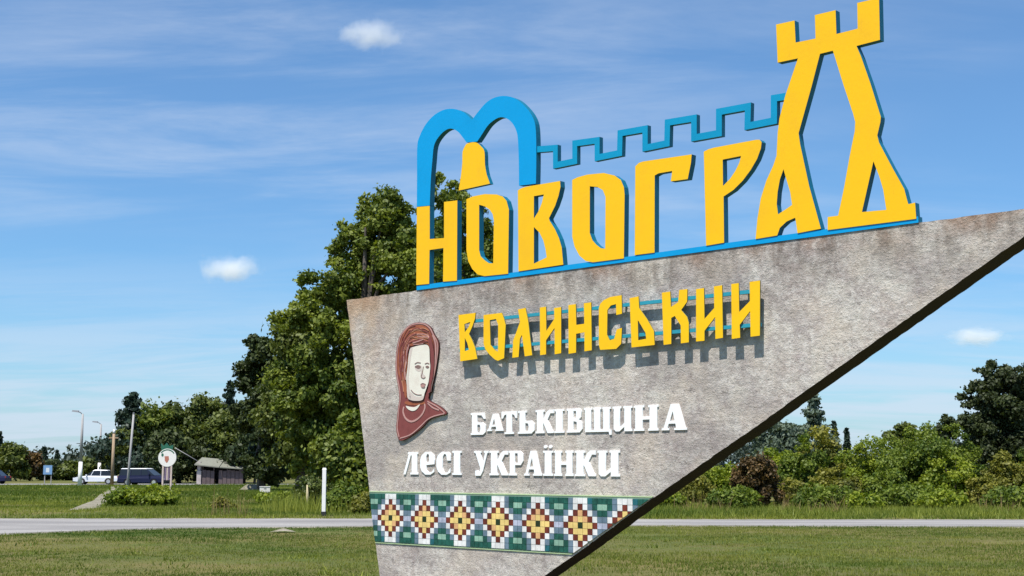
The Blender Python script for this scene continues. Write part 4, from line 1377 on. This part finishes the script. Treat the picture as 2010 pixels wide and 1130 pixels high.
for sx, mm in ((-0.12, 'spurple'), (0.02, 'spink'), (0.15, 'spurple')):
    box('stripe', sx - 0.05, sx + 0.05, -0.03, 0.03, 0.75, cz - 0.55, M[mm], t)

# blue road sign, far
D = 128
t = thing('road_sign', at(94, D), 0, 'pale blue square road sign on two posts by the far road', 'sign')
m_ = mat('sign_blue', (0.16, 0.30, 0.52), 0.5)
box('panel', -0.42, 0.42, -0.03, 0.03, hgt(931, D), hgt(913, D), m_, t)
m_ = mat('sign_white_mark', (0.6, 0.66, 0.74), 0.5)
box('arrow_mark', -0.16, 0.16, -0.038, -0.032, hgt(927, D), hgt(918, D), m_, t)
box('post', -0.32, -0.24, 0.031, 0.1, -0.1, hgt(915, D), M['pole'], t)
box('post', 0.30, 0.37, 0.031, 0.1, -0.1, hgt(915, D), M['pole'], t)

# white box by the wood
t = thing('white_box', at(521, 88), 0.25, 'small bright white box on the grass right of the hut', 'box')
box('body', -0.32, 0.32, -0.25, 0.25, 0.0, 0.42, M['polewhite'], t)
box('lid', -0.34, 0.34, -0.27, 0.27, 0.422, 0.46, M['polewhite'], t)
box('handle', -0.08, 0.08, -0.262, -0.251, 0.30, 0.33, M['black'], t)
# scrap of litter in front grass
V = [(-0.35, -0.12, 0.02), (0.05, -0.2, 0.05), (0.36, -0.05, 0.02), (0.2, 0.2, 0.04), (-0.2, 0.18, 0.06), (0, 0, 0.12)]
t = mesh_obj('stone', V, [(0, 1, 5), (1, 2, 5), (2, 3, 5), (3, 4, 5), (4, 0, 5), (0, 4, 3, 2, 1)], M['dirt'])
t.location = ground(556, 1045)
tag(t, 'flat pale stone lying in the foreground grass left of the slab', 'stone')
# grey heap near the hut
rng = np.random.default_rng(9)
t = thing('gravel_heap', at(498, 100), 0, 'low grey heap between the hut and the white box', 'heap')
V, Fc = [], []
for i in range(5):
    for j in range(14):
        a = 2 * math.pi * j / 14
        r_ = 1.05 * (1 - i / 5) ** 0.8
        V.append((r_ * math.cos(a) * (1 + 0.08 * rng.normal()), 0.6 * r_ * math.sin(a), 0.42 * math.sin(i / 4 * math.pi / 2) + 0.02 * rng.normal()))
for i in range(4):
    for j in range(14):
        a, b = i * 14 + j, i * 14 + (j + 1) % 14
        Fc.append((a, b, b + 14, a + 14))
Fc.append(tuple(56 + j for j in range(14)))
mesh_obj('heap', V, Fc, M['dirt'], t, smooth=True)

# ------------------------------------------------------------------ vehicles
M['glass'] = mat('dark_glass', (0.015, 0.018, 0.022), 0.12, spec=0.5)
M['tyre'] = mat('tyre', (0.02, 0.02, 0.02), 0.8)
M['rim'] = mat('rim', (0.55, 0.55, 0.56), 0.35, 0.6)
M['carwhite'] = mat('white_car_paint', (0.70, 0.72, 0.76), 0.3)
M['carblue'] = mat('navy_car_paint', (0.010, 0.012, 0.045), 0.45, spec=0.3)
M['carsilver'] = mat('silver_car_paint', (0.30, 0.32, 0.36), 0.3)
M['lampglass'] = mat('headlight_glass', (0.8, 0.8, 0.8), 0.15)
M['redglass'] = mat('tail_light_glass', (0.4, 0.02, 0.02), 0.3)


def loft(name, prof, ws, m_, parent):
    """side profile (x,z) with a half-width per point, closed shell"""
    k = len(prof)
    V = [(p[0], -w_, p[1]) for p, w_ in zip(prof, ws)] + [(p[0], w_, p[1]) for p, w_ in zip(prof, ws)]
    tris = tessellate_polygon([[Vector((p[0], p[1], 0)) for p in prof]])
    Fc = []
    for t_ in tris:
        a, b, c_ = (prof[i] for i in t_)
        s_ = (b[0] - a[0]) * (c_[1] - a[1]) - (c_[0] - a[0]) * (b[1] - a[1])
        t_ = tuple(t_) if s_ > 0 else tuple(reversed(t_))
        Fc.append(t_)
        Fc.append(tuple(i + k for i in reversed(t_)))
    for i in range(k):
        j = (i + 1) % k
        Fc.append((i, i + k, j + k, j) if signed(prof) > 0 else (j, j + k, i + k, i))
    return mesh_obj(name, V, Fc, m_, parent)


def car(name, loc, rot, label, cat, paint, roof_paint, van=False):
    t = thing(name, loc, rot, label, cat)
    L, W = (2.15, 0.86) if not van else (2.25, 0.9)
    H = 1.45 if not van else 1.62
    def arch(cx, s=1):
        return [(cx + s * 0.38 * math.cos(a), 0.30 + 0.38 * math.sin(a)) for a in [math.pi * i / 6 for i in range(7)]]
    z_b = 0.84 if not van else 0.95
    prof = [(-L, 0.35), (-L - 0.02, 0.62), (-L + 0.06, z_b), (0.75, z_b + 0.03), (L - 0.5, z_b - 0.06), (L - 0.05, 0.66), (L, 0.35)] 
    prof += [(1.32 + 0.38 * math.cos(a), 0.30 + 0.36 * math.sin(a)) for a in [math.pi * i / 6 for i in range(7)]]
    prof += [(-1.28 + 0.38 * math.cos(a), 0.30 + 0.36 * math.sin(a)) for a in [math.pi * i / 6 for i in range(7)]]
    prof = prof[::-1]
    ws = [W - (0.05 if p[1] > 0.8 else 0) for p in prof]
    loft('body', prof, ws, paint, t)
    if van:
        cab = [(-L + 0.10, z_b + 0.002), (-L + 0.22, H - 0.08), (0.55, H - 0.08), (1.35, z_b + 0.002)]
    else:
        cab = [(-1.75, z_b + 0.002), (-1.15, H - 0.07), (0.25, H - 0.07), (1.02, z_b + 0.002)]
    loft('windows', cab, [W - 0.06, W - 0.2, W - 0.2, W - 0.06], M['glass'], t)
    rx0, rx1 = cab[1][0] - 0.02, cab[2][0] + 0.05
    loft('roof', [(rx0, H - 0.069), (rx0 + 0.1, H - 0.01), (rx1 - 0.25, H), (rx1, H - 0.069)], [W - 0.19, W - 0.24, W - 0.24, W - 0.19], roof_paint, t)
    for px_ in ([-1.0, 0.0, 0.95] if van else [-0.5, 0.45]):
        for sy in (-1, 1):
            x2 = min(px_, cab[2][0] - 0.05)
            v_, f_ = tube_data([(px_, sy * (W - 0.055), z_b), (x2, sy * (W - 0.195), H - 0.08)], [0.035, 0.03], 5)
            mesh_obj('pillar', v_, f_, paint, t)
    for sx in (-1.28, 1.32):
        for sy in (-1, 1):
            yy = sy * (W - 0.10)
            v_, f_ = tube_data([(sx, yy - 0.1, 0.31), (sx, yy + 0.1, 0.31)], [0.31, 0.31], 18)
            wh = mesh_obj('wheel', v_, f_, M['tyre'], t)
            v_, f_ = tube_data([(sx, yy + sy * 0.085, 0.31), (sx, yy + sy * 0.112, 0.31)], [0.2, 0.18], 14)
            mesh_obj('rim', v_, f_, M['rim'], wh)
    for sy in (-1, 1):
        box('headlight', L - 0.12, L + 0.012, sy * (W - 0.22) - 0.14, sy * (W - 0.22) + 0.14, 0.55, 0.68, M['lampglass'], t)
        box('tail_light', -L - 0.03, -L + 0.05, sy * (W - 0.15) - 0.1, sy * (W - 0.15) + 0.1, 0.62, 0.8, M['redglass'], t)
        box('mirror', 0.78, 0.92, sy * (W + 0.06) - 0.09, sy * (W + 0.06) + 0.09, z_b + 0.02, z_b + 0.16, paint, t)
    box('bumper', L - 0.06, L + 0.05, -W + 0.05, W - 0.05, 0.28, 0.5, M['black'], t)
    box('bumper', -L - 0.06, -L + 0.05, -W + 0.05, W - 0.05, 0.28, 0.5, M['black'], t)
    return t


car('parked_car', at(191, 134), R(186), 'white car beside the tallest street lamp on the far road', 'car', M['carwhite'], M['carwhite'])
car('parked_van', at(284, 126), R(-8), 'dark blue van with highlight-whitened roof behind the lime shrub', 'van', M['carblue'], M['carwhite'], True)  # white roof paint imitates the highlight on the dark van's roof
car('dark_car', at(-24, 138), R(180), 'dark car mostly cut off by the left frame edge', 'car', M['carblue'], M['carblue'])

# ------------------------------------------------------------------ ruined hut
D = 136
t = thing('ruined_hut', at(430, D), 0.0, 'low ruined hut with grey sagging roof at the edge of the wood', 'hut')
M['plank'] = worn_paint('weathered_plank', (0.12, 0.09, 0.09), (0.06, 0.045, 0.045), 0.9, 5)
M['hutwhite'] = worn_paint('flaking_whitewash', (0.46, 0.40, 0.38), (0.24, 0.18, 0.17), 0.9, 3)
M['roofing'] = worn_paint('grey_roofing', (0.20, 0.20, 0.16), (0.12, 0.12, 0.09), 0.85, 3)
M['void'] = mat('interior_shade', (0.02, 0.018, 0.018), 0.9)  # near-black colour stands for the shade inside the hut
pxm = D / F
X = lambda x_: (x_ - 430) * pxm
Zr = lambda y_: max(0.0, hgt(y_, D))
box('back_wall', X(390), X(476), 1.6, 1.75, 0, Zr(912), M['void'], t)
box('side_wall', X(388), X(394), 0.0, 1.59, 0, Zr(906), M['hutwhite'], t)
box('side_wall', X(388) - 0.02, X(396), -0.15, -0.01, 0, Zr(924), M['hutwhite'], t)
for k, x_ in enumerate(np.arange(398, 474, 8)):
    if k in (3,):
        continue
    h_ = Zr(922 + (k % 3))
    box('plank', X(x_), X(x_ + 7.2), -0.05 - 0.02 * (k % 2), 0.0, 0, h_, M['plank'], t)
for x_ in (396, 420, 446, 474):
    box('post', X(x_) - 0.05, X(x_) + 0.05, 0.02, 0.12, 0, Zr(914), M['plank'], t)
V = [(X(384), -0.5, Zr(913)), (X(432), -0.5, Zr(918)), (X(432), 1.9, Zr(903)), (X(388), 1.9, Zr(899)),
     (X(384), -0.5, Zr(911)), (X(432), -0.5, Zr(916)), (X(432), 1.9, Zr(901)), (X(388), 1.9, Zr(897))]
QF = [(0, 3, 2, 1), (4, 5, 6, 7), (0, 1, 5, 4), (1, 2, 6, 5), (2, 3, 7, 6), (3, 0, 4, 7)]
mesh_obj('roof_sheet', V, QF, M['roofing'], t)
V = [(X(433), -0.45, Zr(918)), (X(478), -0.45, Zr(921)), (X(472), 1.9, Zr(912)), (X(433), 1.9, Zr(905)),
     (X(433), -0.45, Zr(916)), (X(478), -0.45, Zr(919)), (X(472), 1.9, Zr(910)), (X(433), 1.9, Zr(903))]
mesh_obj('roof_sheet', V, QF, M['roofing'], t)
t2 = tube('leaning_rod', [(0, 0, 0.0), (-2.3, -0.3, 1.35)], [0.035, 0.03], M['pole'], None, 6)
t2.location = Vector((at(390, D).x, D - 0.4, Zr(905)))
tag(t2, 'thin grey rod slanting up left from the hut roof corner', 'rod')

# ------------------------------------------------------------------ small clouds
def cloud(x_px, y_px, w_px, h_px, D, label, seed, dens=0.035, thr=0.44):
    r = ray(x_px, y_px)
    r = r / r.y
    c_ = Vector((0, 0, EYE)) + r * D
    W, Hh = w_px / F * D * 0.74, h_px / F * D * 0.80
    import bmesh
    bm = bmesh.new()
    bmesh.ops.create_icosphere(bm, subdivisions=3, radius=1.0)
    me = bpy.data.meshes.new('cloud')
    bm.to_mesh(me)
    bm.free()
    m_ = bpy.data.materials.new('cloud_vapour')
    m_.use_nodes = True
    nt = m_.node_tree
    nt.nodes.clear()
    out = nt.nodes.new('ShaderNodeOutputMaterial')
    pv = nt.nodes.new('ShaderNodeVolumePrincipled')
    pv.inputs['Color'].default_value = (1, 1, 1, 1)
    pv.inputs['Anisotropy'].default_value = 0.0
    tcn = nt.nodes.new('ShaderNodeTexCoord')
    ln = nt.nodes.new('ShaderNodeVectorMath')
    ln.operation = 'LENGTH'
    nt.links.new(tcn.outputs['Object'], ln.inputs[0])
    mp = nt.nodes.new('ShaderNodeMapping')
    mp.inputs['Location'].default_value = (seed * 3.1, seed, 0)
    mp.inputs['Scale'].default_value = (1.7, 1.5, 0.9)
    nt.links.new(tcn.outputs['Object'], mp.inputs[0])
    nz = nt.nodes.new('ShaderNodeTexNoise')
    nz.inputs['Scale'].default_value = 1.6
    nz.inputs['Detail'].default_value = 5
    nz.inputs['Roughness'].default_value = 0.6
    nt.links.new(mp.outputs[0], nz.inputs[0])
    fall = nt.nodes.new('ShaderNodeMapRange')
    nt.links.new(ln.outputs['Value'], fall.inputs[0])
    fall.inputs[1].default_value = 0.15
    fall.inputs[2].default_value = 1.0
    fall.inputs[3].default_value = 0.36
    fall.inputs[4].default_value = -0.30
    ad = nt.nodes.new('ShaderNodeMath')
    ad.operation = 'ADD'
    nt.links.new(fall.outputs[0], ad.inputs[0])
    nt.links.new(nz.outputs[0], ad.inputs[1])
    mr = nt.nodes.new('ShaderNodeMapRange')
    nt.links.new(ad.outputs[0], mr.inputs[0])
    mr.inputs[1].default_value = thr
    mr.inputs[2].default_value = thr + 0.45
    mr.inputs[3].default_value = 0.0
    mr.inputs[4].default_value = dens
    nt.links.new(mr.outputs[0], pv.inputs['Density'])
    nt.links.new(pv.outputs[0], out.inputs['Volume'])
    me.materials.append(m_)
    o = bpy.data.objects.new('cloud', me)
    link(o)
    o.location = c_
    o.scale = (W, W * 0.6, Hh)
    tag(o, label, 'cloud', 'small puffs of cloud')
    return o


cloud(450, 526, 116, 52, 2600, 'small bright white cloud left of the trees', 1, 0.035)
cloud(728, 68, 130, 58, 2600, 'soft white cloud high in the sky left of the arches', 2, 0.022)
cloud(1918, 661, 120, 34, 2600, 'flat thin cloud under the slab tip on the right', 3, 0.03)
